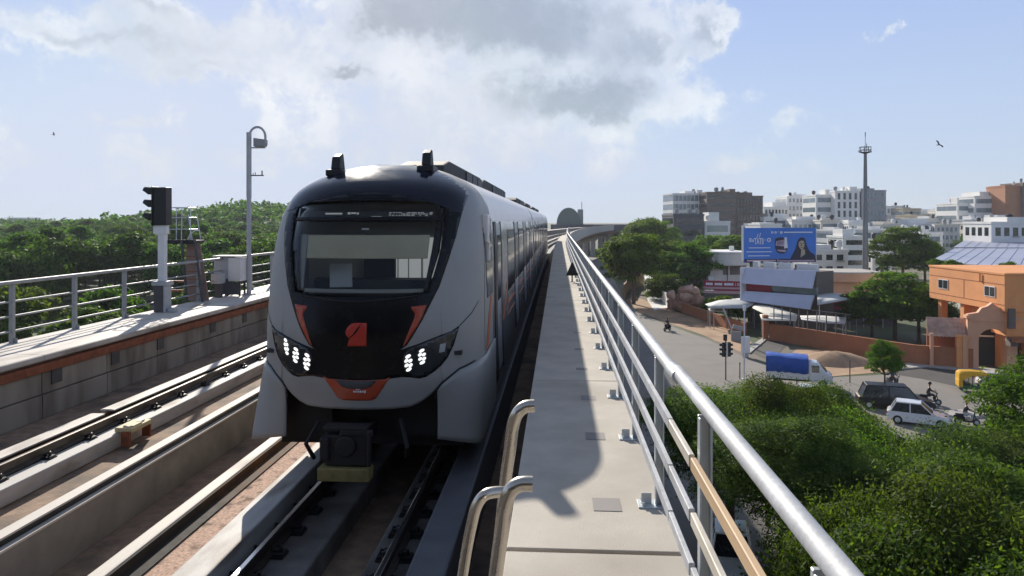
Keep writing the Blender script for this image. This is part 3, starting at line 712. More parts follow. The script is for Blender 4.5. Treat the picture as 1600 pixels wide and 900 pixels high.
NP = 2.35
def S(u, z):
    a = min(1.0, abs(u) / max(tw(z), 1e-4)); return ts(z) + tl(z) * (1 - max(0.0, 1 - a ** NP) ** (1 / NP))
def P3(u, z, off=0.0):
    s = S(u, z)
    if off:
        e = .006; w_ = tw(z)
        u1 = max(-w_ * .998, min(w_ * .998, u + e)); u0 = max(-w_ * .998, min(w_ * .998, u - e))
        z1 = min(z + e, 4.478); z0 = z - e
        du = Vector((u1 - u0, S(u1, z) - S(u0, z), 0)); uz = max(-tw(z1) * .998, min(tw(z1) * .998, u)); uz0 = max(-tw(z0) * .998, min(tw(z0) * .998, u))
        dz = Vector((0, S(uz, z1) - S(uz0, z0), z1 - z0))
        n = du.cross(dz)
        n = n.normalized() if n.length > 1e-9 else Vector((0, -1, 0))
        if n.y > 0: n = -n
        return Vector((u, s, z)) + n * off
    return Vector((u, s, z))
def chaikin(pts, corners=(), it=2):
    pts = [tuple(p) + ((i in corners),) for i, p in enumerate(pts)]
    for _ in range(it):
        out = []; n = len(pts)
        for i in range(n):
            p, pn, pp = pts[i], pts[(i + 1) % n], pts[i - 1]
            if p[2]: out.append(p)
            else:
                out.append((.75 * p[0] + .25 * pp[0], .75 * p[1] + .25 * pp[1], False)); out.append((.75 * p[0] + .25 * pn[0], .75 * p[1] + .25 * pn[1], False))
        pts = out
    return [p[:2] for p in pts]
def dens(pts, d):
    out = []
    for i, p in enumerate(pts):
        q = pts[(i + 1) % len(pts)]; L_ = math.hypot(q[0] - p[0], q[1] - p[1]); n = max(1, int(L_ / d))
        out += [(p[0] + (q[0] - p[0]) * k / n, p[1] + (q[1] - p[1]) * k / n) for k in range(n)]
    return out
def inside(p, poly):
    c = False; j = len(poly) - 1
    for i in range(len(poly)):
        a, b_ = poly[i], poly[j]
        if (a[1] > p[1]) != (b_[1] > p[1]) and p[0] < (b_[0] - a[0]) * (p[1] - a[1]) / (b_[1] - a[1]) + a[0]: c = not c
        j = i
    return c
def mirror(half):
    """right half outline from bottom centre to top centre -> closed symmetric outline"""
    return half + [(-u, z) for u, z in half[::-1] if abs(u) > 1e-6]
def panel(name, outline, off, m, parent, hole=None, grid=.045, edge=.03, thick=.012, smooth=50):
    o_ = dens(outline, edge); pts = [Vector(p) for p in o_]; ed = [(i, (i + 1) % len(o_)) for i in range(len(o_))]; n0 = len(pts)
    h_ = dens(hole, edge) if hole else None
    if h_:
        pts += [Vector(p) for p in h_]; ed += [(n0 + i, n0 + (i + 1) % len(h_)) for i in range(len(h_))]
    u0, u1 = min(p[0] for p in o_), max(p[0] for p in o_); z0, z1 = min(p[1] for p in o_), max(p[1] for p in o_)
    for i in range(int((u1 - u0) / grid) + 1):
        for j in range(int((z1 - z0) / grid) + 1):
            p = (u0 + (i + .5) * grid + .003 * (j % 2), z0 + (j + .5) * grid)
            if inside(p, o_) and not (h_ and inside(p, h_)): pts.append(Vector(p))
    v, e, f, *_ = delaunay_2d_cdt(pts, ed, [], 2 if not h_ else 0, 1e-5)
    tri = []
    for t in f:
        c = sum((v[i] for i in t), Vector((0, 0))) / len(t)
        if inside(c, o_) and not (h_ and inside(c, h_)): tri.append(tuple(t))
    b = MB(); b.add([P3(p[0], p[1], off) for p in v], tri)
    o = b.build(name, m, parent, smooth=smooth)
    bm = bmesh.new(); bm.from_mesh(o.data); bmesh.ops.delete(bm, geom=[x for x in bm.verts if not x.link_faces], context='VERTS')
    bmesh.ops.recalc_face_normals(bm, faces=bm.faces)
    if sum(f_.normal.y * f_.calc_area() for f_ in bm.faces) > 0: bmesh.ops.reverse_faces(bm, faces=bm.faces)
    bm.to_mesh(o.data); bm.free()
    so = o.modifiers.new('solid', 'SOLIDIFY'); so.thickness = thick; so.offset = -1
    return o

train = empty('metro_train', (XC, YN, ZR), label='silver metro train with black nose mask and red markings on the elevated track', cat='train')
GLASS = chaikin([(0, 2.62), (.6, 2.625), (.88, 2.68), (1.01, 3.2), (1.035, 3.6), (1.02, 3.84), (.6, 3.86), (0, 3.865), (-.6, 3.86), (-1.02, 3.84), (-1.035, 3.6), (-1.01, 3.2), (-.88, 2.68), (-.6, 2.625)], (2, 5, 9, 12), 2)
GHOLE = [(u * 1.03, 3.23 + (z - 3.23) * 1.04) for u, z in GLASS]
def apron_z(u):
    a = abs(u)
    return float(np.interp(a, [0, .42, .66, .78, .90, .985, 1.03, 1.06, 1.6], [1.19, 1.20, 1.22, 1.27, 1.355, 1.44, 1.47, .80, .70]))
def nose_shell():
    b = MB(); NT, NV = 168, 110; vs = []; fs = []
    tt = np.sin(np.linspace(-1, 1, NT + 1) * math.pi / 2)
    vv = 1 - (1 - np.linspace(0, 1, NV + 1)) ** 1.25
    ends = [2.45, 2.7]
    for v in vv:
        row = []
        for t in tt:
            zb = apron_z(t * 1.5); z = zb + (4.4795 - zb) * v; u = t * tw(z); row.append((u, S(u, z), z))
        l, r = row[0], row[-1]
        row = [(l[0], ends[1], l[2]), (l[0], ends[0], l[2])] + row + [(r[0], ends[0], r[2]), (r[0], ends[1], r[2])]
        vs += row
    W_ = NT + 5
    for j in range(NV):
        for i in range(W_ - 1):
            q = (j * W_ + i, j * W_ + i + 1, (j + 1) * W_ + i + 1, (j + 1) * W_ + i)
            c = [sum(vs[k][a] for k in q) / 4 for a in (0, 2)]
            s_ = sum(vs[k][1] for k in q) / 4
            if s_ < 1.3 and inside((c[0], c[1]), GHOLE): continue
            fs.append(q)
    b.add(vs, fs); o = b.build('nose_shell', M['tr_silver'], train, smooth=45)
    so = o.modifiers.new('solid', 'SOLIDIFY'); so.thickness = .02; so.offset = -1
    return o
nose_shell()
MASK_H = [(0, 1.578), (.35, 1.592), (.58, 1.618), (.70, 1.606), (.79, 1.588), (.87, 1.605), (.955, 1.655), (1.05, 1.735), (1.125, 1.83), (1.195, 1.98), (1.262, 2.225), (1.17, 2.165), (1.04, 2.125), (.80, 2.04), (.55, 1.96),
          (.635, 2.02), (.72, 2.15), (.82, 2.33), (1.01, 2.745), (1.10, 3.06), (1.18, 3.38), (1.225, 3.66), (1.235, 3.735), (1.10, 3.745), (.8, 3.858), (.4, 3.95), (0, 3.985)]
MASK = mirror(MASK_H)
mk_ = panel('nose_mask', MASK, .006, M['tr_mask'], train, hole=GLASS, grid=.05, edge=.025)
DOME_H = [(0, 3.990), (.4, 3.955), (.8, 3.863), (1.10, 3.750), (1.238, 3.740), (1.275, 3.96), (1.265, 4.0), (1.185, 4.09), (.95, 4.255), (.58, 4.408), (.27, 4.461), (0, 4.4775)]
panel('roof_dome', mirror(DOME_H), .006, M['tr_navy'], train, grid=.04, edge=.03)
panel('windscreen', GLASS, -.004, M['windscreen'], train, grid=.08, thick=.004)
panel('glass_frit', [(-1.03, 3.60), (1.03, 3.60), (1.02, 3.648), (.0, 3.655), (-1.02, 3.648)][::1], .002, M['tr_mask'], train, thick=.002)
# pillars behind the glass on both sides
for sg_ in (-1, 1):
    panel('glass_pillar', [(sg_ * .872, 2.70), (sg_ * 1.0, 3.2), (sg_ * 1.02, 3.82), (sg_ * .955, 3.82), (sg_ * .90, 3.2), (sg_ * .82, 2.66)], -.012, M['tr_mask'], train, thick=.01)
# destination display, recessed behind the glass
ds = panel('destination_display', [(-.90, 3.655), (.90, 3.655), (.90, 3.80), (-.90, 3.80)], -.10, M['cab_dark'], train, thick=.06)
b = MB(); rnd = random.Random(11)
def dash(b, u0, u1, z, h):
    s0 = P3(u0, z, -.094); s1 = P3(u1, z, -.094); b.add([s0, s1, (s1.x, s1.y + .004, s1.z + h), (s0.x, s0.y + .004, s0.z + h)], [(0, 1, 2, 3)])
for u0, u1, z, h in ((-.62, -.36, 3.735, .022), (-.28, -.24, 3.735, .03), (-.23, -.16, 3.742, .022), (-.15, -.12, 3.735, .025), (-.28, -.02, 3.685, .016), (.06, .2, 3.69, .018)): dash(b, u0, u1, z, h)
for zz in (3.755, 3.735, 3.715, 3.685):
    u = .30
    while u < .86:
        w_ = rnd.uniform(.012, .05)
        if rnd.random() < .8: dash(b, u, u + w_, zz, .012)
        u += w_ + rnd.uniform(.008, .02)
o = b.build('display_text', M['led_text'], ds)
# cab interior
blind_pts = [(-.79, 3.12), (.86, 3.12), (.875, 3.43), (-.80, 3.43)]
panel('cab_frame', [(-.90, 2.70), (-.80, 2.70), (-.80, 3.44), (-.93, 3.44)], -.05, M['cab_grey'], train, thick=.01)
panel('cab_frame', [(-.78, 2.68), (.86, 2.68), (.86, 2.73), (-.78, 2.73)], -.05, M['cab_grey'], train, thick=.01)
panel('sun_blind', blind_pts, -.05, M['cab_beige'], train, thick=.01)
b = MB(); b.box(-1.30, 1.30, 1.75, 1.80, 1.9, 3.9); b.build('cab_back_wall', M['cab_grey'], train)
bb = train.children[-1]
b = MB(); b.box(-1.30, 1.30, .35, 1.75, 1.85, 1.9); b.build('cab_floor', M['cab_dark'], train)
b = MB(); b.box(-1.2, -.35, 1.69, 1.745, 2.2, 3.4); b.build('cab_cupboard', M['cab_beige'], train, bevel=.01)
b = MB()
for u0, u1 in ((-.08, .14), (.17, .30), (.33, .50), (.54, .80), (.84, 1.05)): b.box(u0, u1, 1.715, 1.747, 2.72, 3.35)
b.build('rear_window', M['saloon_glow'], train)  # panes glow by themselves in place of light from the saloon behind
b = MB(); n = 16; 
pts = [(.98 * math.cos(a), 1.35 - .55 * math.sin(a)) for a in np.linspace(0, math.pi, n)]
b.prism([(x, y) for x, y in pts], 2.2, 2.78); b.build('console', M['cab_dark'], train, bevel=.03)
b = MB(); b.obox((-.38, .62, 2.86), (.30, .02, .34), rx=-.4, rz=.3); b.build('instrument_panel', M['grey_paint'], train, bevel=.008)
b = MB(); b.tube([(-.05, 1.2, 1.9), (-.05, 1.2, 2.4)], .05, 8); b.obox((-.05, 1.22, 2.45), (.5, .48, .12)); b.obox((-.05, 1.46, 2.85), (.46, .12, .7)); b.build('driver_seat', M['cab_dark'], train, bevel=.04)
b = MB(); p_ = P3(.02, 3.50, -.02); b.obox(p_, (.09, .02, .025)); b.build('mirror_lamp', M['white_paint'], train)
# wiper across the lower mask
b = MB(); b.tube([P3(.0, 2.56, .02), P3(.35, 2.585, .03), P3(.75, 2.63, .03)], .010, 6); b.tube([P3(-.75, 2.62, .03), P3(-.3, 2.57, .03), P3(0, 2.56, .02)], .010, 6); b.build('wiper', M['tr_gasket'], train)
# red markings
for sg_ in (-1, 1):
    pts = [(.862, 2.515), (.675, 2.50), (.69, 2.46), (.735, 2.40), (.70, 2.30), (.585, 2.0), (.625, 2.035), (.70, 2.16), (.80, 2.325)]
    panel('red_flash', chaikin([(sg_ * u, z) for u, z in pts], (0, 1, 5), 1), .010, M['tr_red'], train, thick=.006)
em = panel('emblem', chaikin([(-.115, 2.008), (.015, 2.012), (.015, 2.02), (-.10, 2.02)][:2] + [(.132, 2.012), (.132, 2.30), (.0, 2.305), (-.06, 2.295), (-.115, 2.25), (-.14, 2.19), (-.13, 2.14), (-.085, 2.11)], (0, 1, 2, 3), 2), .010, M['tr_redmark'], train, thick=.006)
panel('emblem_cut', chaikin([(.06, 2.285), (.075, 2.30), (.03, 2.26), (-.005, 2.215), (-.035, 2.165), (-.09, 2.115), (-.105, 2.07), (-.085, 2.105), (-.035, 2.145), (.01, 2.19), (.035, 2.24)], (1, 6), 1), .0135, M['tr_mask'], em, thick=.004)
UH = [(0, 1.315), (.17, 1.318), (.245, 1.345), (.285, 1.41), (.43, 1.622), (.355, 1.587), (0, 1.572)]
UI = [(0, 1.47), (.12, 1.475), (.19, 1.50), (.265, 1.582), (0, 1.568)]
cm = panel('coupler_cover', mirror(UH), .008, M['tr_red'], train, grid=.04, thick=.01)
panel('cover_grille', mirror(UI), .013, M['dark_grey'], cm, grid=.04, thick=.008)
b = MB(); rnd = random.Random(2)
for k in range(6):
    u = -.03 + k * .028; p_ = P3(u, 1.435, .012); b.obox(p_, (.02, .01, rnd.choice((.02, .026, .034)))); 
b.obox(P3(.02, 1.465, .012), (.05, .008, .008)); b.build('badge', M['white_paint'], cm)
# headlights
for sg_ in (-1, 1):
    HLP = [(.60, 1.70), (.70, 1.63), (.79, 1.605), (.95, 1.67), (1.11, 1.83), (1.18, 1.98), (1.24, 2.19), (1.05, 2.115), (.82, 2.03), (.62, 1.95), (.585, 1.82)]
    hl = panel('headlight', chaikin([(sg_ * u, z) for u, z in HLP], (6,), 2), .0095, M['win_dark'], train, thick=.004)
    def lamp(cu, cz, ru, rz, sl):
        b = MB()
        rows = [(-.72, (0,)), (-.26, (-.42, .42)), (.24, (-.42, .42)), (.72, (0,))]
        for fz, cols in rows:
            for fu in cols:
                c_u = cu + fu * ru + fz * rz * sl; c_z = cz + fz * rz; hw = ru * (.44 if len(cols) == 2 else .60); hh = rz * .205
                vs = [P3(sg_ * (c_u + hw * ca), c_z + hh * sa + hw * ca * .35, .0125) for ca, sa in ((math.cos(a) * (1 if abs(math.cos(a)) > .5 else .9), math.sin(a)) for a in np.linspace(0, 2 * math.pi, 13)[:-1])]
                b.add(vs, [tuple(range(12)) if sg_ > 0 else tuple(range(12))[::-1]])
        o = b.build('lamp', M['led'], hl); so = o.modifiers.new('solid', 'SOLIDIFY'); so.thickness = .004; so.offset = 1
    lamp(.655, 1.795, .058, .115, -.05); lamp(.818, 1.868, .055, .105, -.05)
    if sg_ < 0: lamp(.965, 1.965, .042, .115, .15)
    else:
        b = MB(); vs = [P3(sg_ * u, z, .013) for u, z in ((1.02, 1.90), (1.085, 1.91), (1.10, 2.02), (1.03, 2.01))]; b.add(vs, [(0, 1, 2, 3)]); b.build('reflector', M['grey_paint'], hl)
def side_rect(b, sg_, s0, s1, z0, z1, off, th=.006, slant=0.0):
    """thin plate following the side wall between two heights"""
    zs = np.linspace(z0, z1, 6); vs = []
    for z in zs:
        x_ = tw(z) + off; k = slant * (z - z0) / max(z1 - z0, .01)
        vs += [(sg_ * x_, s0 + k, z), (sg_ * x_, s1 + k, z), (sg_ * (x_ - th), s0 + k, z), (sg_ * (x_ - th), s1 + k, z)]
    fs = []
    for j in range(5):
        a = j * 4; c = a + 4
        fs += [(a, a + 1, c + 1, c), (a + 3, a + 2, c + 2, c + 3), (a + 2, a, c, c + 2), (a + 1, a + 3, c + 3, c + 1)]
    fs += [(2, 3, 1, 0), (20, 21, 23, 22)]
    b.add(vs, fs)
# skirts with the dark crease over them
for sg_ in (-1, 1):
    panel('skirt_seam', [(sg_ * u, z) for u, z in ((.985, 1.30), (1.0, 1.42), (1.06, 1.495), (1.26, 1.645), (1.44, 1.705), (1.44, 1.73), (1.26, 1.675), (1.05, 1.52), (.98, 1.435), (.962, 1.30))], .004, M['tr_gasket'], train, thick=.004, grid=.1)
    b = MB(); vs = []; fs = []; NU, NZ = 22, 12
    for j in range(NZ + 1):
        for i in range(NU + 1):
            f_ = i / NU; g_ = j / NZ
            a_ = f_ * 1.0; u = 1.0 + .515 * min(1, math.sin(a_ * math.pi / 2) ** .9); ztop = float(np.interp(u, [1.0, 1.06, 1.26, 1.46, 1.52], [1.40, 1.49, 1.65, 1.70, 1.70])); zbot = .78 - .12 * f_
            z = zbot + (ztop - zbot) * g_; q = P3(min(u, tw(max(z, .7)) * .999), max(z, .7), .012)
            if f_ >= 1: q = Vector((tw(1.0) + .02, 1.35, z))
            # blunt lower corner: forward of the nose surface at the bottom, on it at the top
            ba = f_ * math.pi / 2; bxq = 1.0 + .56 * math.sin(ba) ** .85; byq = .24 + .34 * (1 - math.cos(ba) ** .6)
            k_ = (1 - g_) ** .8
            vs.append((sg_ * (q.x * (1 - k_) + bxq * k_), q.y * (1 - k_) + byq * k_, z))
    # carry the skirt back along the side
    W_ = NU + 1
    for j in range(NZ): 
        for i in range(NU): fs.append((j * W_ + i, j * W_ + i + 1, (j + 1) * W_ + i + 1, (j + 1) * W_ + i))
    base = len(vs)
    for j in range(NZ + 1): x_, y_, z_ = vs[j * W_ + NU]; vs.append((x_, 2.7, z_))
    for j in range(NZ): fs.append((j * W_ + NU, base + j, base + j + 1, (j + 1) * W_ + NU))
    b.add(vs, fs); o = b.build('skirt', M['tr_silver'], train, smooth=50); so = o.modifiers.new('solid', 'SOLIDIFY'); so.thickness = .03; so.offset = 1 if sg_ < 0 else -1
for sg_ in (-1, 1):
    panel('nose_seam', [(sg_ * u, z) for u, z in ((1.27, 2.22), (1.40, 2.36), (1.47, 2.50), (1.47, 2.512), (1.395, 2.372), (1.265, 2.232))], .003, M['tr_gasket'], train, thick=.002, grid=.1)
    b = MB(); side_rect(b, sg_, 1.36, 1.375, 1.72, 3.5, .004); b.build('panel_seam', M['tr_gasket'], train)
# coupler, underframe, wheels
b = MB(); b.box(-.12, .12, -.25, .6, .72, .95); b.box(-.28, .24, -.38, -.2, .61, .99); b.box(-.34, -.22, -.42, .1, .68, .96); b.tube([(-.02, -.42, .86), (-.02, -.3, .86)], .13, 14)
b.box(-.10, .32, -.40, -.36, .98, 1.06); b.box(.24, .30, -.43, -.38, .62, 1.05); b.box(-.30, .25, -.40, -.2, 1.04, 1.10); b.build('coupler', M['black'], train, bevel=.02)
b = MB(); b.box(-.36, .28, -.44, -.22, .44, .60); b.build('coupler_plate', M['coupler_yellow'], train, bevel=.015)
b = MB(); b.box(-1.25, 1.25, .75, 2.5, .55, 1.5); b.box(-1.38, 1.38, 1.7, 22.2, .95, 1.30); b.box(-1.2, 1.2, 6, 10, .4, .95); b.box(-1.25, 1.25, 12, 17, .42, .95)
b.box(-.9, -.45, .45, .8, .7, 1.35); b.box(.4, .95, .5, .8, .75, 1.35); b.build('underframe', M['tr_under'], train)
for hp in ([(-.6, .35, .95), (-.72, .2, .7), (-.68, .4, .45)], [(.5, .35, 1.0), (.62, .15, .7), (.55, .4, .5)]):
    b = MB(); b.tube(hp, .03, 6); b.build('air_hose', M['black'], train)
for y in (2.6, 4.9, 17.6, 19.9):
    for x in (-.725, .725):
        b = MB(); b.tube([(x - .065, y, .42), (x + .065, y, .42)], .42, 20); b.tube([(x - .09, y, .42), (x - .065, y, .42)], .45, 20); b.build('wheel', M['rail_steel'], train, smooth=40)
# car bodies behind the nose
def cross(n=40):
    zs = np.concatenate([np.linspace(.72, 3.4, 8), 3.4 + (4.48 - 3.4) * (1 - (1 - np.linspace(0, 1, 26)[1:]) ** 1.6)])
    right = [(tw(z), z) for z in zs]; right[-1] = (0, 4.48)
    return right + [(-u, z) for u, z in right[-2::-1]]
CS = cross()
def car_shell(name, y0, y1, m):
    b = MB(); n = len(CS); vs = [(u, y0, z) for u, z in CS] + [(u, y1, z) for u, z in CS]
    fs = [(i, i + 1, n + i + 1, n + i) for i in range(n - 1)]; b.mi = []
    b.add(vs, fs); b.add([(u, y0, z) for u, z in CS], [tuple(range(n))]); b.add([(u, y1, z) for u, z in CS], [tuple(range(n))[::-1]])
    o = b.build(name, [M['tr_side'], M['tr_roof']], None, smooth=40)
    for p in o.data.polygons:
        if p.center.z > 3.60: p.material_index = 1
    o.parent = train; return o
def dress(y0, y1, first):
    for sg_ in (1, -1):
        ds_ = [y0 + f * (y1 - y0) for f in ((.36, .60, .84) if first else (.14, .38, .62, .86))]
        b = MB(); side_rect(b, sg_, y0 + .02, y1 - .02, 3.60, 3.64, .012); b.build('rain_gutter', M['tr_roof'], train)
        for d in ds_:
            for q0, q1 in ((d - .95, d - .70), (d + .70, d + .95)):
                b = MB(); side_rect(b, sg_, q0, q1, 1.0, 3.58, .010); b.build('door_gasket', M['tr_gasket'], train)
            b = MB(); side_rect(b, sg_, d - .70, d - .01, 1.05, 3.56, .004); side_rect(b, sg_, d + .01, d + .70, 1.05, 3.56, .004); dr = b.build('door', M['tr_door'], train)
            b = MB(); side_rect(b, sg_, d - .56, d - .16, 2.15, 3.3, .012); side_rect(b, sg_, d + .16, d + .56, 2.15, 3.3, .012); b.build('door_window', M['tr_glass'], dr)
        ed = [y0 + (3.5 if first else .6)] + [x for d in ds_ for x in (d - 1.0, d + 1.0)] + [y1 - .6]
        for a, c in zip(ed[0::2], ed[1::2]):
            if c - a < .8: continue
            b = MB(); side_rect(b, sg_, a + .12, c - .12, 2.12, 3.42, .008); b.build('side_window', M['tr_glass'], train)
            b = MB(); side_rect(b, sg_, a + .1, c - .1, 1.84, 1.90, .006); side_rect(b, sg_, a + .1, c - .1, 1.62, 1.65, .006); b.build('orange_stripe', M['tr_orange'], train)
car_shell('car_body', 2.7, 22.0, None)
# cab side: door frame, window, swoosh, mirror camera
for sg_ in (1, -1):
    b = MB(); side_rect(b, sg_, 1.75, 2.75, 2.45, 3.42, .010, slant=-.35); b.build('cab_side_window', M['tr_glass'], train)
    b = MB(); side_rect(b, sg_, 3.05, 3.5, .9, 3.585, .014); side_rect(b, sg_, 4.45, 4.62, .9, 3.585, .014); b.build('cab_door_gasket', M['tr_gasket'], train)
    b = MB(); side_rect(b, sg_, 3.5, 4.45, 1.0, 3.56, .006); cd_ = b.build('cab_door', M['tr_door'], train)
    b = MB(); side_rect(b, sg_, 3.66, 4.3, 2.2, 3.35, .012); b.build('door_window', M['tr_glass'], cd_)
    b = MB(); side_rect(b, sg_, 1.5, 1.86, 1.72, 2.42, .008, slant=.75); b.build('orange_swoosh', M['tr_orange'], train)
    b = MB(); b.box(sg_ * 1.49 - .05, sg_ * 1.49 + .05, 1.50, 1.72, 3.28, 3.70); b.box(sg_ * 1.49 - .06, sg_ * 1.49 + .06, 1.66, 1.74, 3.0, 3.30); b.build('mirror_camera', M['tr_roof'], train, bevel=.02)
dress(2.7, 22.0, True)
b = MB(); side_rect(b, 1, 4.8, 5.1, 1.7, 2.35, .009, slant=1.2); side_rect(b, 1, 5.9, 6.1, 1.75, 2.0, .009, slant=.8); b.build('orange_swoosh', M['tr_orange'], train)
for k, (a, c) in enumerate(((22.7, 43.7), (44.4, 65.6))):
    o = car_shell('car_body', a, c, None); n_ch = len(train.children)
    dress(a, c, False)
b = MB()
for a, c in ((22.0, 22.7), (43.7, 44.4)): b.box(-1.25, 1.25, a - .02, c + .02, .9, 4.0)
b.build('gangway', M['tr_gasket'], train)
# roof gear
def ac_unit(y0, y1, w0=-.85, w1=.58, z1=4.66):
    b = MB()
    b.add([(w0, y0, 4.3), (w1, y0, 4.3), (w1, y0 + .1, z1 - .12), (w0, y0 + .1, z1 - .12), (w0, y0 + .8, z1), (w1, y0 + .8, z1), (w0, y1, z1), (w1, y1, z1), (w0, y1, 4.3), (w1, y1, 4.3)],
          [(0, 1, 2, 3), (3, 2, 5, 4), (4, 5, 7, 6), (6, 7, 9, 8), (0, 3, 4, 6, 8), (1, 9, 7, 5, 2)])
    o = b.build('air_conditioner', M['tr_ac'], train, bevel=.03)
    b = MB(); y = y0 + 3.0
    while y < y1 - .3:
        b.box(w1 + .004, w1 + .03, y, y + .9, 4.36, z1 - .05); y += 1.05
    b.build('grille', M['dark_grey'], o)
ac_unit(3.0, 9.0, w0=-.15, w1=.64, z1=4.66); ac_unit(9.6, 17.5, w0=-.3, w1=.6, z1=4.70); ac_unit(25, 33, -.8, .6, 4.7); ac_unit(35, 42, -.8, .6, 4.7); ac_unit(47, 55, -.8, .6, 4.7); ac_unit(57, 64, -.8, .6, 4.7)
b = MB(); b.box(-.35, .0, 2.5, 3.0, 4.46, 4.5); b.build('roof_hatch', M['tr_ac'], train)
for u, s_ in ((-.74, 1.62), (.60, 1.72)):
    zb = 4.36 if u < 0 else 4.42
    b = MB(); b.add([(u - .07, s_ - .10, zb), (u + .07, s_ - .10, zb), (u + .07, s_ + .20, zb), (u - .07, s_ + .20, zb), (u - .065, s_ - .05, zb + .19), (u + .065, s_ - .05, zb + .19), (u + .06, s_ + .14, zb + .26), (u - .06, s_ + .14, zb + .26)],
                  [(0, 3, 2, 1), (0, 1, 5, 4), (4, 5, 6, 7), (1, 2, 6, 5), (2, 3, 7, 6), (3, 0, 4, 7)])
    o = b.build('antenna', M['black'], train, bevel=.02)
    b = MB(); b.box(u - .13, u + .12, s_ - .16, s_ + .26, zb - .10, zb - .0005); b.build('antenna_base', M['tr_gasket'], o, bevel=.02)
# ------------------------------------------------------------------ trees
def np_mesh(name, verts, quads, m, smooth=False):
    me = bpy.data.meshes.new(name); n = len(verts); k = len(quads)
    me.vertices.add(n); me.vertices.foreach_set('co', verts.astype(np.float32).ravel())
    me.loops.add(k * 4); me.loops.foreach_set('vertex_index', quads.astype(np.int32).ravel())
    me.polygons.add(k); me.polygons.foreach_set('loop_start', np.arange(0, 4 * k, 4, dtype=np.int32)); me.polygons.foreach_set('loop_total', np.full(k, 4, dtype=np.int32))
    me.materials.append(m); me.update(calc_edges=True); return me
def leaves(rng, pos, out, length, width, droop=.25):
    """one bent-free rhombic leaf quad at every position, facing roughly outward and up"""
    n = len(pos)
    nr = out * .55 + rng.normal(0, .6, (n, 3)) + np.array([0, 0, .55]); nr /= np.linalg.norm(nr, axis=1)[:, None]
    t = rng.normal(0, 1, (n, 3)) + out * .5 - np.array([0, 0, droop]); t -= nr * (t * nr).sum(1)[:, None]; t /= np.linalg.norm(t, axis=1)[:, None]
    s = np.cross(nr, t); L_ = (length * rng.choice([.55, .8, 1.0, 1.25, 1.6], n))[:, None]; W_ = (width * rng.uniform(.7, 1.3, n))[:, None]
    a = pos - t * L_ * .5; b_ = pos + s * W_ * .5 + t * L_ * .05; c = pos + t * L_ * .5; d = pos - s * W_ * .5 + t * L_ * .05
    v = np.stack([a, b_, c, d], 1).reshape(-1, 3); q = np.arange(4 * n).reshape(n, 4)
    return v, q
def crown_points(rng, rx, ry, rz, cz, nclump, nleaf, cr=(.20, .36), low=-.55, inner=.55):
    u = rng.normal(0, 1, (nclump * 3, 3)); u /= np.linalg.norm(u, axis=1)[:, None]; u = u[u[:, 2] > low][:nclump]
    rad = rng.uniform(inner, .92, len(u))[:, None] * (1 + .10 * np.sin(3 * np.arctan2(u[:, 1], u[:, 0]) + rng.uniform(0, 6)))[:, None]
    cc = u * rad * np.array([rx, ry, rz]); r_ = rng.uniform(*cr, len(u)) * min(rx, ry)
    w = r_ ** 2; k = rng.choice(len(u), nleaf, p=w / w.sum())
    d = rng.normal(0, 1, (nleaf, 3)); d /= np.linalg.norm(d, axis=1)[:, None]; d[:, 2] = np.where(d[:, 2] < -.3, -d[:, 2] * .6, d[:, 2])
    rr = r_[k] * (1 - np.abs(rng.normal(0, .22, nleaf))).clip(.15, 1.15)
    spray = rng.random(nleaf) < .10; rr = np.where(spray, r_[k] * rng.uniform(1.0, 1.5, nleaf), rr)
    tw_ = rng.normal(0, 1, (len(u), 9, 3)); tw_ /= np.linalg.norm(tw_, axis=2)[:, :, None]; tw_[:, :, 2] = np.abs(tw_[:, :, 2]) * .8; pick = tw_[k, rng.integers(0, 9, nleaf)]
    d = np.where(spray[:, None], pick + rng.normal(0, .13, (nleaf, 3)), d)
    pos = cc[k] + d * rr[:, None] * np.array([1.15, 1.15, .72]) + np.array([0, 0, cz])
    o = d * .7 + u[k] * .5; return pos, o, cc + np.array([0, 0, cz])
def tree_template(name, seed, rx, rz, cz, nclump, nleaf, ll, lw, m, trunk_r=.22, ry=None, limbs=7, bush=False, **kw):
    rng = np.random.default_rng(seed); ry = ry or rx
    pos, o, cc = crown_points(rng, rx, ry, rz, cz, nclump, nleaf, **kw)
    v, q = leaves(rng, pos, o, ll, lw)
    root = empty(name, (0, 0, -80))
    co = bpy.data.objects.new('crown' if not bush else 'foliage', np_mesh('crown', v, q, m)); C.objects.link(co); co.parent = root
    b = MB(); th = cz - rz * .55
    if bush:
        for k in range(4): b.tube([(0, 0, 0), tuple(cc[k % len(cc)] * .6)], [.04, .015], 5)
        b.build('stem', M['bark'], root)
    else:
        b.tube([(0, 0, 0), (.05, .03, th * .5), (.0, .08, max(th, .6))], [trunk_r, trunk_r * .8, trunk_r * .65], 9)
        idx = rng.choice(len(cc), min(limbs, len(cc)), replace=False)
        for i in idx:
            e = cc[i]; a = np.array([0, .08, max(th, .6) - .1]); mid = a * .5 + e * .5 + np.array([0, 0, -.12 * np.linalg.norm(e - a)])
            b.tube([tuple(a), tuple(mid), tuple(e)], [trunk_r * .5, trunk_r * .3, trunk_r * .08], 6)
        b.build('trunk', M['bark'], root, smooth=50)
    return root
used_t = set()
def plant(tpl, x, y, sc, label, cat='tree', group=None, z=0.0, rz=None, name=None, sz=None):
    if tpl.name not in used_t: used_t.add(tpl.name); r = tpl
    else: r = copy_tree(tpl)
    r.location = (x, y, z); r.scale = (sc, sc, sz or sc); r.rotation_euler = (0, 0, random.uniform(0, 6.28) if rz is None else rz)
    tag(r, label, cat, group)
    return r
NK = dict(cr=(.15, .35), inner=.40, low=-.8)
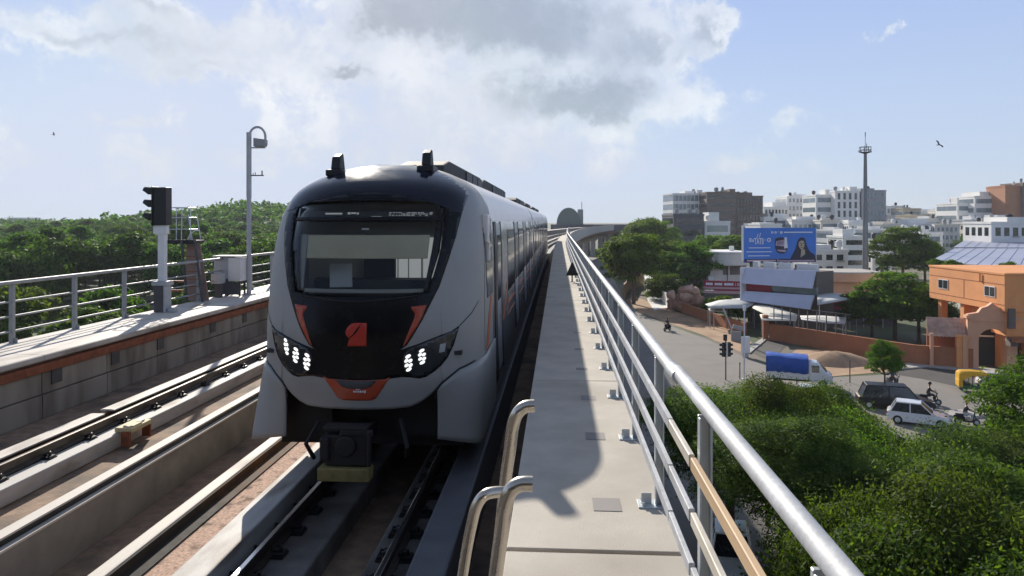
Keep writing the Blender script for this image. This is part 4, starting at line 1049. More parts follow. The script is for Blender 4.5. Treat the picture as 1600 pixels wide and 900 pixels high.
T_near = [tree_template('broadleaf_tree', 41, 4.4, 3.1, 5.7, 54, 95000, .122, .062, M['leaf_near'], .24, **NK),
          tree_template('broadleaf_tree', 57, 4.4, 3.2, 5.7, 48, 95000, .122, .062, M['leaf_near2'], .26, **NK),
          tree_template('broadleaf_tree', 63, 4.6, 2.9, 5.9, 52, 95000, .122, .062, M['leaf_near'], .25, **NK)]
T_yel = tree_template('street_tree', 75, 4.6, 4.4, 6.4, 80, 22000, .33, .19, M['leaf_bright'], .28, cr=(.12, .30), inner=.5, low=-.8)
T_brt = tree_template('broadleaf_tree', 58, 3.0, 2.6, 5.4, 80, 30000, .17, .09, M['leaf_bright'], .2, cr=(.12, .3), inner=.5)
T_mid = [tree_template('street_tree', 71, 4.6, 3.8, 6.2, 95, 22000, .33, .19, M['leaf_mid'], .28, cr=(.12, .30), inner=.5, low=-.8),
         tree_template('street_tree', 72, 4.8, 3.6, 6.4, 90, 22000, .33, .19, M['leaf_mid'], .3, cr=(.12, .30), inner=.5, low=-.8),
         tree_template('street_tree', 73, 4.2, 4.2, 6.6, 95, 22000, .33, .19, M['leaf_mid'], .26, cr=(.12, .30), inner=.5, low=-.8)]
T_far = [tree_template('forest_tree', 81, 5.2, 3.6, 6.4, 50, 5200, .62, .4, M['leaf_forest'], .25, limbs=4),
         tree_template('forest_tree', 82, 4.6, 4.0, 6.6, 46, 5000, .62, .4, M['leaf_forest'], .25, limbs=4),
         tree_template('forest_tree', 83, 5.6, 3.2, 5.9, 50, 5200, .62, .4, M['leaf_forest'], .25, limbs=4)]
T_bush = tree_template('bush', 91, 1.5, 1.0, .9, 22, 3500, .22, .13, M['leaf_mid'], bush=True, low=-.2)
T_bushb = tree_template('bush', 92, 1.5, 1.05, .9, 22, 3000, .25, .15, M['leaf_bright'], bush=True, low=-.2)

# the near row below the walkway: (photo x, camera distance, scale, top-scale, label)
G = 'leafy trees on the street below the railing'
near = [(1140, 29.5, .86, 597, 'dense green tree nearest the viaduct, showing between the railing bars', 3.9),
        (1225, 27.5, .62, 606, 'narrow green tree between the two crowns nearest the railing', 3.2),
        (1262, 32, .74, 592, 'green tree top in front of the pickup with the blue tarp', 0),
        (1352, 27, .72, 650, 'green tree below the black car', 0),
        (1445, 24.5, .78, 672, 'dark green tree below the white car with the scooter rider beyond it', 0),
        (1315, 25.0, .74, 640, 'big green tree right behind the thick top rail', 0),
        (1410, 19.5, .90, 716, 'big green tree in the middle of the leafy mass', 0),
        (1525, 22, .85, 716, 'dense green tree below the grey parked scooter', 0),
        (1610, 19, .9, 712, 'dense green tree at the right edge below the small bright tree', 0),
        (1650, 13.5, .9, 800, 'lowest green tree crown at the bottom right corner of the view', 0),
        (1500, 14.5, .80, 790, 'green crown at the bottom of the view, between the railing and the corner', 0),
        (1200, 35.0, .55, 592, 'light green tree top beside the traffic light pole', 0),
        (1082, 34, .55, 618, 'small leafy crown close under the railing bars', 5.0),
        (1245, 22.5, .66, 652, 'flat spreading crown just right of the top rail', 5.6),
        (1385, 23, .82, 688, 'leafy crown filling the middle of the mass below the white car', 0),
        (1480, 28, .80, 672, 'leafy crown just under the white car', 0),
        (1572, 27, .80, 688, 'leafy crown under the bright tree', 0),
        (1375, 16.5, .62, 768, 'leafy crown at the bottom of the view beside the rail', 0)]
for i, (px, d, s, ty, lb, zlow) in enumerate(near):
    p = xd(px, d); zt_ = CAMZ - (ty - 345) / F * d; sz_ = (zt_ - zlow) / (6.3 if zlow else 9.0)
    plant(T_near[i % 3], p.x, p.y, s, lb, 'tree', G, z=(zlow - 2.6 * sz_) if zlow else 0, sz=sz_, rz=i * 1.3)
p = xd(1632, 33); plant(T_brt, p.x, p.y, 1.0, 'bright yellow-green tree at the right edge beside the yellow rickshaw', 'tree', sz=1.02, rz=.4)
p = xd(1383, 58); plant(T_brt, p.x, p.y, .46, 'small bright green tree above the black car', 'tree', sz=.62, rz=2.0)
# street trees further off
mids = [(990, 128, 1.30, 1.25, 0, 'tall tree beside the viaduct, with its bare trunk over the sand bank'), (1022, 150, 1.35, 1.3, -2, 'dark green tree behind the lamp post by the white footpath'), (1080, 140, 1.35, 1.25, -3, 'broad yellowish tree behind the rock garden'),
        (1050, 158, 1.3, 1.25, -2, 'tree between the lamp post and the dark grey block'), (1112, 185, 1.1, 1.1, 0, 'tree in front of the white block with green glass'), (1146, 170, 1.3, 1.15, -1, 'rounded tree left of the billboard top'),
        (1012, 215, 1.6, 1.5, 0, 'tree rising behind the first street trees, near the viaduct'), (1030, 235, 1.4, 1.45, 0, 'distant tree just left of the dark grey block'),
        (1398, 90, 1.12, .80, -.3, 'very dense dark tree in front of the orange building, behind the boundary wall'), (1362, 92, .8, .62, -.3, 'low dark tree at the tent side of the orange boundary wall'), (1436, 87, .9, .70, -.3, 'dark tree touching the left side of the orange building'),
        (1410, 150, 1.5, 1.25, 0, 'tall tree right of the high mast'), (1445, 165, 1.2, 1.0, 0, 'tree behind the orange building roof, right of the mast'), (1300, 190, 1.0, .85, 0, 'tree behind the white house right of the billboard'), (1330, 205, 1.0, .9, 0, 'tree left of the high mast base'),
        (1218, 205, .8, 1.1, 0, 'tree top showing over the billboard'), (1042, 132, .85, .75, -2.5, 'dark leafy tree right behind the street lamp'), (1100, 150, 1.1, .95, -2.5, 'leafy tree touching the left wall of the cream house'), (1010, 260, 1.5, 1.6, 0, 'farthest tall tree at the bend of the viaduct')]
for i, (px, d, s, szz, zo, lb) in enumerate(mids):
    p = xd(px, d); plant(T_yel if px in (1080, 1022) else T_mid[i % 3], p.x, p.y, s, lb, 'tree', 'street trees among the buildings', z=zo, sz=szz, rz=i * 2.1)
rnd = random.Random(17)
for i in range(26):
    px = rnd.uniform(955, 1560); d = rnd.uniform(210, 420); p = xd(px, d)
    plant(T_far[i % 3], p.x, p.y, rnd.uniform(.7, 1.1), 'small distant tree among the low city buildings', 'tree', 'distant trees in the city', rz=i)
bl = [(1062, 128, 1.3, 'green bush on top of the rock garden'), (1085, 122, 1.2, 'bush right of the reddish rocks'), (1138, 108, 1.7, 'dark bush under the white canopy'), (1120, 110, 1.5, 'bush left of the street pole under the canopy'), (1152, 104, 1.4, 'dark round bush right of the street pole'),
      (1178, 112, 1.2, 'bush beside the sloping cream awning'), (1590, 84, 1.5, 'pale green bush in front of the orange building')]
for i, (px, d, s, lb) in enumerate(bl):
    p = xd(px, d); plant(T_bush if i != 7 else T_bushb, p.x, p.y, s, lb, 'bush', z=.6 if i < 2 else 0, rz=i)
# terrace greenery
for i, (px, d, z, lb) in enumerate(((1462, 92, 8.1, 'potted greenery at the left end of the orange building roof terrace'), (1490, 90, 8.1, 'dark greenery in the middle of the roof terrace'), (1575, 86, 8.1, 'greenery at the right end of the roof terrace'))):
    p = xd(px, d, z); plant(T_bush, p.x, p.y, .8, lb, 'bush', z=z, rz=i * 2)

# the forest on the left: each nearer tree a thing, the far wood one mass
rnd = random.Random(23); placed = []
def try_place(dmin, dmax, n, pxr, sep):
    k = 0; tries = 0
    while k < n and tries < 9000:
        tries += 1
        px = rnd.uniform(*pxr); d = math.sqrt(rnd.uniform(dmin ** 2, dmax ** 2)); p = xd(px, d)
        if p.x > -20: continue
        if any((p.x - q[0]) ** 2 + (p.y - q[1]) ** 2 < (sep * (.8 + .2 * d / dmax)) ** 2 for q in placed): continue
        placed.append((p.x, p.y)); k += 1
        bright = False
        yield p, d, bright
for i, (p, d, bright) in enumerate(try_place(122, 330, 250, (-60, 470), 6.0)):
    s = rnd.uniform(.72, 1.12) * (1.0 if d > 110 else .72)
    plant(T_far[i % 3], p.x, p.y, s, 'round-crowned green forest tree left of the viaduct' if d > 125 else 'lower green tree in the clearing below the left railing', 'tree', 'forest trees beyond the left railing' if d > 125 else 'trees in the clearing', z=hill(p.x, p.y) * .95, sz=s * rnd.uniform(.9, 1.15), rz=i)
rnd = random.Random(77)
for i in range(42):
    px = rnd.uniform(-30, 420); py = rnd.uniform(468, 560) if px < 300 else rnd.uniform(468, 500); p = at(px, py, 0); s_ = rnd.uniform(1.1, 2.6)
    plant(T_bushb if rnd.random() < .55 else T_bush, p.x, p.y, s_, 'leafy bush beside the pale paths below the left railing', 'bush', 'bushes along the pale paths', sz=s_ * rnd.uniform(.9, 1.5), rz=i)
def forest_mass():
    rng = np.random.default_rng(5); n = 1500
    px = rng.uniform(-250, 560, n); d = np.sqrt(rng.uniform(325 ** 2, 760 ** 2, n))
    V = []; Q = []; off = 0
    for i in range(n):
        p = xd(px[i], d[i])
        if p.x > -22: continue
        r = rng.uniform(4.5, 7.5); k = 64
        pos, o, _ = crown_points(rng, r, r, r * .75, r * .75 + 1.5, 9, k, cr=(.3, .48), low=-.1)
        pos = pos + np.array([p.x, p.y, hill(p.x, p.y)]); v, q = leaves(rng, pos, o, 2.3, 1.6); V.append(v); Q.append(q + off); off += len(v)
    o = bpy.data.objects.new('far_forest', np_mesh('far_forest', np.concatenate(V), np.concatenate(Q), M['leaf_forest'])); C.objects.link(o)
    return tag(o, 'far green wooded hill along the horizon on the left', 'forest', kind='stuff')
forest_mass()
px_sheet('park_path', [(0, 500), (60, 488), (150, 481), (250, 476), (250, 481), (150, 488), (70, 498), (20, 515), (0, 520)], .03, M['path'])
px_sheet('park_path', [(60, 515), (130, 503), (230, 492), (240, 497), (140, 512), (80, 530)], .03, M['path'])
px_sheet('park_path', [(180, 463), (330, 462), (330, 468), (190, 472)], .03, M['path'])
px_sheet('park_path', [(40, 470), (120, 462), (230, 461), (230, 464), (120, 467), (50, 476)], .03, M['path'])
b = MB(); p = at(320, 470, 0); b.prism([(p.x - 3, p.y), (p.x + 4, p.y - 1), (p.x + 5, p.y + 6), (p.x - 2, p.y + 7)], 0, 3.2); hs_ = empty('garden_hut', (0, 0, 0), label='low brown-roofed hut among the trees left of the viaduct', cat='hut'); b.build('wall', M['tan_wall'], hs_)
b = MB(); b.add([(p.x - 3.6, p.y - .8, 3.1), (p.x + 4.8, p.y - 1.8, 3.1), (p.x + 5.8, p.y + 6.6, 3.1), (p.x - 2.6, p.y + 7.6, 3.1), (p.x + .6, p.y + 3, 5.0), (p.x + 2, p.y + 2.8, 5.0)], [(0, 1, 5, 4), (1, 2, 5), (2, 3, 4, 5), (3, 0, 4), (3, 2, 1, 0)]); b.build('roof', M['brown_plate'], hs_)

# ------------------------------------------------------------------ distant city
def building(name, label, pxc, d, w, dp, h, rz, m, win='band', floors=5, wm='win_blue', bays=6, cat='building', roof=None, z0=0.0, para=.6, faces=(0, 3), group=None, proud=.03):
    """block with storeys; rz turns its front (local -y) away from the camera axis"""
    p = xd(pxc, d); root = empty(name, (p.x, p.y, z0), rz, label, cat, group)
    b = MB(); b.box(-w / 2, w / 2, 0, dp, 0, h); b.build('wall', M[m], root)
    b = MB(); t = .35
    b.box(-w / 2 - .15, w / 2 + .15, -.15, t, h + .002, h + para); b.box(-w / 2 - .15, w / 2 + .15, dp - t, dp + .15, h + .002, h + para); b.box(-w / 2 - .15, -w / 2 + t, t + .002, dp - t - .002, h + .002, h + para); b.box(w / 2 - t, w / 2 + .15, t + .002, dp - t - .002, h + .002, h + para)
    if roof:
        for (x0, x1, y0, y1, hh) in roof: b.box(x0 * w / 2, x1 * w / 2, y0 * dp, y1 * dp, h + .004, h + hh)
    b.build('roof', M[m], root)
    rr_ = random.Random(int(pxc * 7 + d))
    for k in range(rr_.choice((1, 2, 2, 3))):
        x_, y_ = rr_.uniform(-.4, .4) * w, rr_.uniform(.08, .5) * dp; r_ = rr_.uniform(.5, .9)
        b = MB(); b.tube([(x_, y_, h + .0), (x_, y_, h + 1.1)], r_ * .6, 8); b.tube([(x_, y_, h + 1.1), (x_, y_, h + 2.3), (x_, y_, h + 2.6)], [r_, r_, r_ * .4], 10); b.build('water_tank', M[rr_.choice(('black', 'white_wall', 'grey_wall'))], root)
    fh = h / floors
    for f in range(floors):
        z0_ = f * fh + fh * .32; z1_ = f * fh + fh * .80
        if win == 'band':
            b = MB(); b.box(-w / 2 + .8, w / 2 - .8, -proud, .1, z0_, z1_)
            b.box(-w / 2 - proud, -w / 2 + .1, .8, dp - .8, z0_, z1_); b.build('window_band', M[wm], root)
        elif win == 'grid':
            bw = (w - 1.2) / bays
            for k in range(bays):
                x = -w / 2 + .6 + (k + .5) * bw
                b = MB(); b.box(x - bw * .3, x + bw * .3, -proud, .1, z0_, z1_)
                if (k + f * 3) % 4 == 0: b.box(x - bw * .36, x + bw * .36, -.45, -proud - .002, z0_ - .22, z0_ - .1)
                b.build('window', M[wm], root)
            ds_ = max(2, int(bays * dp / w))
            for k in range(ds_):
                y = .6 + (k + .5) * (dp - 1.2) / ds_; bw2 = (dp - 1.2) / ds_
                b = MB(); b.box(-w / 2 - proud, -w / 2 + .1, y - bw2 * .3, y + bw2 * .3, z0_, z1_); b.build('window', M[wm], root)
    if win == 'column':
        bw = (w - 1) / bays
        for k in range(bays):
            x = -w / 2 + .5 + (k + .5) * bw
            for f in range(floors):
                b = MB(); b.box(x - bw * .22, x + bw * .22, -proud, .1, f * fh + fh * .15, f * fh + fh * .88); b.build('window', M[wm], root)
    if win == 'fins':
        b = MB(); n = bays
        for k in range(n): x = -w / 2 + (k + .5) * w / n; b.box(x - .10, x + .10, -.22, -.002, .5, h - .4)
        b.build('facade_fin', M[m], root)
        for f in range(floors):
            b = MB(); b.box(-w / 2 + .3, w / 2 - .3, -.02, .1, f * fh + fh * .25, f * fh + fh * .9); b.box(-w / 2 - .02, -w / 2 + .1, .3, dp - .3, f * fh + fh * .25, f * fh + fh * .9); b.build('window_band', M[wm], root)
    return root
def hgt(py, d): return CAMZ - (py - 345) / F * d
def wpx(n, d): return n / F * d
Bd = 300
building('office_block', 'tall pale block with glass bays at the left end of the city skyline', 1076, 310, wpx(50, 310), 16, hgt(304, 310), .12, 'white_wall', 'fins', 7, 'win_blue', 8, roof=[(-.1, .5, .2, .7, 1.6), (.6, .95, .1, .6, 2.0)])
building('office_block', 'dark brown block with a raised end tower, left of the fin-fronted block', 1127, 300, wpx(46, 300), 15, hgt(302, 300), .08, 'brown_wall', 'band', 8, 'win_dark', roof=[(.62, 1.0, .05, .9, 1.8), (-.2, .5, .1, .5, .9)])
building('office_block', 'dark brown block with vertical fins on the skyline', 1171, 302, wpx(42, 302), 16, hgt(308, 302), .05, 'brown_wall', 'fins', 7, 'win_dark', 9, roof=[(-.9, .3, .1, .6, 2.0)])
building('office_block', 'low dark grey block with two dark windows below the pale block', 1076, 250, wpx(48, 250), 16, hgt(337, 250), .10, 'slate_wall', 'band', 4, 'win_dark', roof=[(-1, -.86, 0, 1, .5)])
building('office_block', 'low white block with a green glass base', 1121, 252, wpx(40, 252), 12, hgt(348, 252), .05, 'white_wall', 'band', 3, 'win_green', roof=[(-.6, .2, .1, .8, 3.6)])
building('terraced_block', 'stepped white terraced block, lowest step on its left', 1213, 360, wpx(40, 360), 18, hgt(325, 360), .06, 'white_wall', 'grid', 5, 'win_dark', 7, roof=[(-.1, 1, .2, .9, 3.0)])
building('terraced_block', 'taller white terraced block with grey balconies mid-skyline', 1252, 365, wpx(44, 365), 18, hgt(308, 365), .04, 'white_wall', 'grid', 7, 'win_blue', 7, roof=[(-.4, .5, .2, .8, 1.5)])
building('apartment_block', 'white block with a rounded grey cornice left of the window-column block', 1291, 330, wpx(32, 330), 16, hgt(306, 330), .05, 'white_wall', 'band', 6, 'win_blue', roof=[(.2, .6, .2, .6, 3)])
building('apartment_block', 'white apartment block with columns of dark windows, left of the high mast', 1324, 325, wpx(38, 325), 16, hgt(300, 325), .03, 'white_wall', 'column', 7, 'win_dark', 4, roof=[(.3, .9, .1, .7, 2.4)])
building('apartment_block', 'grey glass apartment block right behind the high mast', 1365, 325, wpx(38, 325), 16, hgt(299, 325), .02, 'grey_wall', 'grid', 7, 'win_blue', 6, roof=[(-.9, .2, .1, .7, 1.4)])
building('office_block', 'white striped office block with ribbon windows under the brick tower', 1553, 340, wpx(60, 340), 20, hgt(308, 340), .05, 'white_wall', 'band', 6, 'win_blue', roof=[(-.6, .1, .1, .8, 2.6), (.15, .95, .1, .8, 1.2)])
building('office_block', 'low white office block with a slanted blade on its left', 1512, 345, wpx(32, 345), 18, hgt(319, 345), .05, 'white_wall', 'band', 5, 'win_blue', roof=[(-1, -.85, 0, .3, 3.0)])
building('brick_tower', 'orange brick tower at the right end of the skyline', 1583, 330, wpx(24, 330), 14, hgt(292, 330), .03, 'brick_tower', 'none', 6, roof=[(-.9, .9, .1, .9, .8)])
building('grey_tower', 'tall grey tower cut by the right edge of the view', 1612, 328, wpx(26, 328), 16, hgt(287, 328), .03, 'brown_wall', 'none', 6)
rnd = random.Random(31)
low = [(1398, 430, 26, 323, 'white_wall'), (1425, 420, 30, 327, 'tan_wall'), (1455, 470, 34, 332, 'white_wall'), (1478, 455, 26, 330, 'cream'), (1430, 380, 36, 338, 'tan_wall'), (1462, 360, 40, 343, 'white_wall'), (1492, 385, 34, 339, 'white_wall'), (1390, 340, 30, 343, 'cream'),
       (1215, 300, 46, 341, 'white_wall'), (1258, 290, 40, 345, 'white_wall'), (1300, 280, 34, 346, 'cream'), (1205, 250, 34, 352, 'white_wall'), (1345, 270, 36, 350, 'white_wall'), (1395, 290, 36, 352, 'cream'), (1440, 300, 44, 351, 'white_wall'), (1480, 290, 36, 353, 'cream'),
       (1525, 330, 40, 345, 'white_wall'), (1570, 320, 36, 343, 'white_wall'), (1545, 290, 40, 350, 'cream'), (1180, 340, 24, 338, 'white_wall'), (1500, 520, 30, 329, 'white_wall'), (1420, 560, 40, 331, 'grey_wall'), (1375, 240, 26, 360, 'white_wall'), (1320, 215, 28, 362, 'white_wall'), (1420, 230, 40, 364, 'cream'), (1458, 225, 30, 366, 'white_wall')]
ord_ = ['plain white', 'pale', 'low flat-roofed', 'small boxy', 'stepped', 'wide', 'narrow']
near_of = lambda px: ('behind the billboard' if px < 1280 else 'around the high mast' if px < 1400 else 'between the mast and the striped block' if px < 1500 else 'below the striped office block')
for i, (px, d, w, py, m) in enumerate(low):
    building('low_building', f'low pale city building in the distance {near_of(px)}', px, d, wpx(w, d), rnd.uniform(10, 16), hgt(py, d), rnd.uniform(-.1, .25), m, 'band' if i % 3 else 'grid', rnd.choice((2, 3, 3, 4)), rnd.choice(('win_blue', 'win_dark', 'win_blue')), 5,
             group=f'low city buildings {near_of(px)}', roof=[(rnd.uniform(-.9, 0), rnd.uniform(.1, .9), .2, .7, rnd.uniform(.8, 2.2))])
# far skyline row fading out
for i in range(16):
    px = 1185 + i * 27 + rnd.uniform(-6, 6); d = rnd.uniform(600, 850)
    building('far_building', 'faint pale building far off along the city horizon', px, d, wpx(rnd.uniform(18, 34), d), 18, hgt(rnd.uniform(328, 340), d), rnd.uniform(-.1, .2), rnd.choice(('white_wall', 'grey_wall', 'cream')), 'band', 4, 'win_blue', group='faint buildings on the horizon')
for i, (px, d) in enumerate(((20, 900), (45, 950))):
    building('far_building', 'tiny white building far off at the left end of the horizon', px, d, 14, 14, hgt(342, d) + 1, .1, 'white_wall', 'band', 4, 'win_blue', group='tiny white buildings at the left horizon')
# station with an arched roof far along the line
p = xd(878, 330); st = empty('metro_station', (p.x + 3, p.y, 0), label='distant metro station with a grey-green barrel roof over the line', cat='station')
b = MB(); n = 16; arc = [(5.4 * math.cos(a), 13.0 + 7.4 * math.sin(a)) for a in np.linspace(0, math.pi, n)]
b.profile_y(arc, 0, 45); b.build('barrel_roof', mat('station_roof', (.14, .18, .16), .6), st, smooth=60)
b = MB(); b.box(4.2, 6.6, 3, 12, 0, hgt(327, 330)); b.tube([(6, 4, hgt(327, 330)), (6, 4, hgt(315, 330))], .16, 6); b.build('tower', M['grey_wall'], st)
b = MB(); b.box(-8, 26, -2, 50, 9.8, 12.9); b.build('concourse', M['slate_wall'], st)
b = MB()
for x in (-7, 0, 9, 17, 25):
    for y in (2, 24, 46): b.box(x - .6, x + .6, y - .6, y + .6, 0, 9.79)
b.build('column', M['conc_grey'], st)
# ------------------------------------------------------------------ buildings along the street
# cream house with a curved bay
p = xd(1137, 136); hs = empty('cream_house', (p.x, p.y, 0), .22, 'cream modern house with a curved balcony and one long dark window', 'house')
H = hgt(393, 136)
b = MB(); b.box(-3.4, 4.2, 0, 9, 0, 5.9); b.box(-2.9, 4.2, .3, 9, 5.902, H - .3); b.build('wall', M['cream'], hs, bevel=.04)
b = MB(); arc = [(1.0 + 3.3 * math.cos(a), .25 - 2.0 * math.sin(a)) for a in np.linspace(0, math.pi, 18)]; b.prism(arc, H - 2.5, H - .25); b.build('curved_balcony', M['cream'], hs, smooth=40)
b = MB(); b.prism([(1.0 + 3.5 * math.cos(a), .25 - 2.2 * math.sin(a)) for a in np.linspace(0, math.pi, 18)], H - .248, H - .02); b.box(-3.5, 4.3, .26, 9.2, H - .298, H); b.build('roof_slab', M['white_wall'], hs)
w_ = MB(); w_.box(-.9, 3.6, -.06, .2, H - 4.3, H - 2.7); w_.build('window', M['brown_wall'], hs)
w_ = MB(); w_.box(.1, .35, -.09, -.065, H - 4.3, H - 2.7); w_.box(2.7, 2.9, -.09, -.065, H - 4.3, H - 2.7); w_.build('window_frame', M['cream'], hs.children[-1])
b = MB(); b.tube([(-3.42, -.3, H - 4.9), (-3.42, .6, H - 4.9)], .5, 12); b.tube([(2.2, 3, H), (2.2, 3, H + .9)], .45, 12); b.build('water_tank', M['white_wall'], hs)
b = MB(); b.tube([(-.1, -.1, .2), (-.1, -.1, H - 2.7)], .08, 6); b.build('drain_pipe', M['dark_grey'], hs)
# red banner sign on the wall below
p0, p1 = xd(1099, 120), xd(1168, 118); L_ = (p1 - p0).length; ang = math.atan2(p1.y - p0.y, p1.x - p0.x)
bn = empty('shop_banner', (p0.x, p0.y, 0), ang, 'long maroon and pink shop banner with a row of white lettering', 'banner')
zt = hgt(439, 119); 
b = MB(); b.box(0, L_, 0, .12, zt - 1.0, zt); b.box(L_ * .25, L_, -.002, .118, zt - 1.62, zt - 1.32); b.build('maroon_panel', M['maroon'], bn)
b = MB(); b.box(0, L_, .004, .11, zt - 1.32, zt - 1.002); b.box(0, L_ * .98, .004, .11, zt - 2.0, zt - 1.622); b.build('pink_panel', M['pink_sign'], bn)
b = MB(); rnd = random.Random(4); u = L_ * .06
for grp in (4, 4, 5):
    for k in range(grp):
        w_ = rnd.uniform(.20, .30); b.box(u, u + w_, -.03, -.005, zt - .72, zt - .34); u += w_ + .05
    u += .28
b.box(u, u + .05, -.03, -.005, zt - .78, zt - .28); u += .25
b.build('lettering', M['bill_white'], bn)
def text(name, s, size, m, parent, loc, rot=(math.pi / 2, 0, 0), ext=.01, sx=1.0, bold=0.0):
    cu = bpy.data.curves.new(name, 'FONT'); cu.body = s; cu.size = size; cu.extrude = ext; cu.offset = bold; cu.materials.append(m)
    t_ = bpy.data.objects.new(name, cu); C.objects.link(t_); bpy.context.view_layer.update(); me = bpy.data.meshes.new_from_object(t_.evaluated_get(bpy.context.evaluated_depsgraph_get())); bpy.data.objects.remove(t_)
    o = bpy.data.objects.new(name, me); C.objects.link(o); o.parent = parent; o.location = loc; o.rotation_euler = rot; o.scale = (sx, 1, 1); return o
text('lettering', 'IS AAZAAZA', .62, M['bill_white'], bn, (u, -.02, zt - .74), sx=1.05)
b = MB(); 
for k in range(5): b.box(k * L_ / 4.2, k * L_ / 4.2 + .15, .13, .28, 0, zt - .2)
b.box(0, L_, .3, 6, 0, zt - 2.05); b.build('shop_wall', M['slate_wall'], bn)
# billboard
p0, p1 = xd(1163, 112), xd(1275, 114); L_ = (p1 - p0).length; ang = math.atan2(p1.y - p0.y, p1.x - p0.x)
bb = empty('billboard', (p0.x, p0.y, 0), ang, 'large blue billboard with white lettering and a woman in a dark headscarf', 'billboard')
z1 = hgt(356, 113); z0 = hgt(410, 113); hh = z1 - z0
b = MB(); b.box(0, L_, 0, .35, z0, z1); b.build('panel', M['bill_blue'], bb, bevel=.02)
b = MB(); b.box(0, L_, -.02, -.002, z0 + .02, z0 + .55); b.build('lower_band', M['navy'], bb)
b = MB(); b.box(.4, L_ * .43, -.05, -.022, z0 + .20, z0 + .42); b.box(L_ * .48, L_ - .3, -.05, -.022, z0 + .12, z0 + .33); b.box(L_ * .455, L_ * .47, -.05, -.022, z0 + .1, z0 + .5); b.build('pale_bar', M['bill_pink'], bb)
def bx_(fx, fy): return (fx * L_, z0 + .0 + fy * hh)
def poly(name, pts, m, off, parent=bb):
    b = MB(); V = [(bx_(x, y)[0], -off, bx_(x, y)[1]) for x, y in pts]; b.add(V + [(a, c + .012, d) for a, c, d in V], [tuple(range(len(V))), tuple(range(len(V), 2 * len(V)))[::-1]] + [(i, len(V) + i, len(V) + (i + 1) % len(V), (i + 1) % len(V)) for i in range(len(V))])
    return b.build(name, m, parent)
fg = poly('headscarf', chaikin([(.635, .10), (.99, .10), (.985, .22), (.91, .30), (.865, .50), (.85, .65), (.83, .72), (.77, .72), (.735, .62), (.715, .42), (.66, .20)], (0, 1), 2), M['navy'], .028)
poly('face', chaikin([(.79, .36), (.755, .45), (.75, .56), (.78, .63), (.82, .63), (.838, .55), (.832, .45), (.81, .36)], (), 2), M['bill_skin'], .036, fg)
poly('neck', [(.78, .14), (.845, .23), (.84, .37), (.79, .37)], M['bill_skin'], .034, fg)
b = MB()
for fx, fy, w_, h_ in ((.768, .535, .022, .02), (.808, .535, .022, .02), (.786, .47, .012, .05), (.782, .42, .028, .014)): q = bx_(fx, fy); b.box(q[0], q[0] + w_ * L_, -.045, -.037, q[1], q[1] + h_ * hh)
b.build('features', M['navy'], fg)
cl = poly('picture', chaikin([(.42, .62), (.43, .70), (.50, .74), (.56, .70), (.585, .55), (.60, .42), (.585, .30), (.54, .245), (.46, .27), (.425, .38)], (), 2), M['navy'], .028)
poly('picture_panel', [(.43, .49), (.55, .46), (.55, .66), (.44, .62)], M['bill_pink'], .036, cl)
poly('picture_panel', [(.555, .72), (.585, .73), (.60, .42), (.55, .40)], M['bill_white'], .036, cl)
poly('picture_panel', [(.44, .37), (.58, .36), (.57, .30), (.48, .32)], M['bill_pink'], .036, cl)
b = MB(); rnd = random.Random(9)
for k in range(6): q = bx_(.45 + k * .016, .50 + .004 * k); b.box(q[0], q[0] + .08, -.045, -.037, q[1], q[1] + rnd.uniform(.10, .16) * hh)
b.build('picture_mark', M['navy'], cl)
text('headline', 'Eu', .80, M['bill_white'], bb, (bx_(.065, .60)[0], -.03, bx_(.065, .60)[1]), bold=.02)
text('headline', 'TATII', 1.35, M['bill_white'], bb, (bx_(.135, .53)[0], -.03, bx_(.135, .53)[1]), sx=.48, bold=.02)
text('headline', '· O', .80, M['bill_white'], bb, (bx_(.275, .60)[0], -.03, bx_(.275, .60)[1]), bold=.03)
text('headline', 'o o · ııı', .66, M['bill_white'], bb, (bx_(.37, .84)[0], -.03, bx_(.37, .84)[1]), bold=.02)
b = MB()
q = bx_(.55, .855); b.box(q[0], bx_(.95, 0)[0], -.035, -.012, q[1], q[1] + .17)
for fx0, fx1, fy in ((.06, .36, .415), (.03, .38, .30), (.05, .35, .185)): q = bx_(fx0, fy); b.box(q[0], fx1 * L_, -.035, -.012, q[1], q[1] + .11)
for fx, fy in ((.18, .77), (.215, .79)): q = bx_(fx, fy); b.obox((q[0], -.024, q[1]), (.09, .022, .7), ry=.3)
b.build('text_line', M['bill_white'], bb)
b = MB()
for fx in (.08, .36, .64, .92): b.box(fx * L_ - .12, fx * L_ + .12, .36, .6, 0, z1 - .4)
b.box(-.3, -.05, .1, .3, z0 + .3, z1 + .3); b.box(L_ + .03, L_ + .12, .05, .3, z0, z1); b.build('support_post', M['white_paint'], bb)
b = MB()
for x in (-.22, .12): b.tube([(x, -.2, z1 + .35 + x), (x, -.2, z1 + .6 + x)], .28, 10)
b.build('floodlight', M['white_paint'], bb)
# shop block with two big sloping lilac-grey fascia panels below the billboard
p0, p1 = xd(1168, 106), xd(1278, 97); L_ = (p1 - p0).length; ang = math.atan2(p1.y - p0.y, p1.x - p0.x)
sb = empty('shop_building', (p0.x, p0.y, 0), ang, 'shop building with two big lilac-grey fascia panels below the billboard', 'shop')
za, zb, zc_, zd, ze = hgt(416, 103), hgt(452, 103), hgt(459, 103), hgt(476, 103), 0
def slab(name, z00, z01, z10, z11, y, m, tilt=.0, th=.25):
    """front panel with its own end heights (left low, left high, right low, right high)"""
    b = MB(); V = [(0, y - tilt, z00), (L_, y - tilt, z10), (L_, y, z11), (0, y, z01)]
    b.add(V + [(x, yy + th, z) for x, yy, z in V], [(0, 1, 2, 3), (7, 6, 5, 4), (0, 4, 5, 1), (1, 5, 6, 2), (2, 6, 7, 3), (3, 7, 4, 0)]); return b.build(name, m, sb)
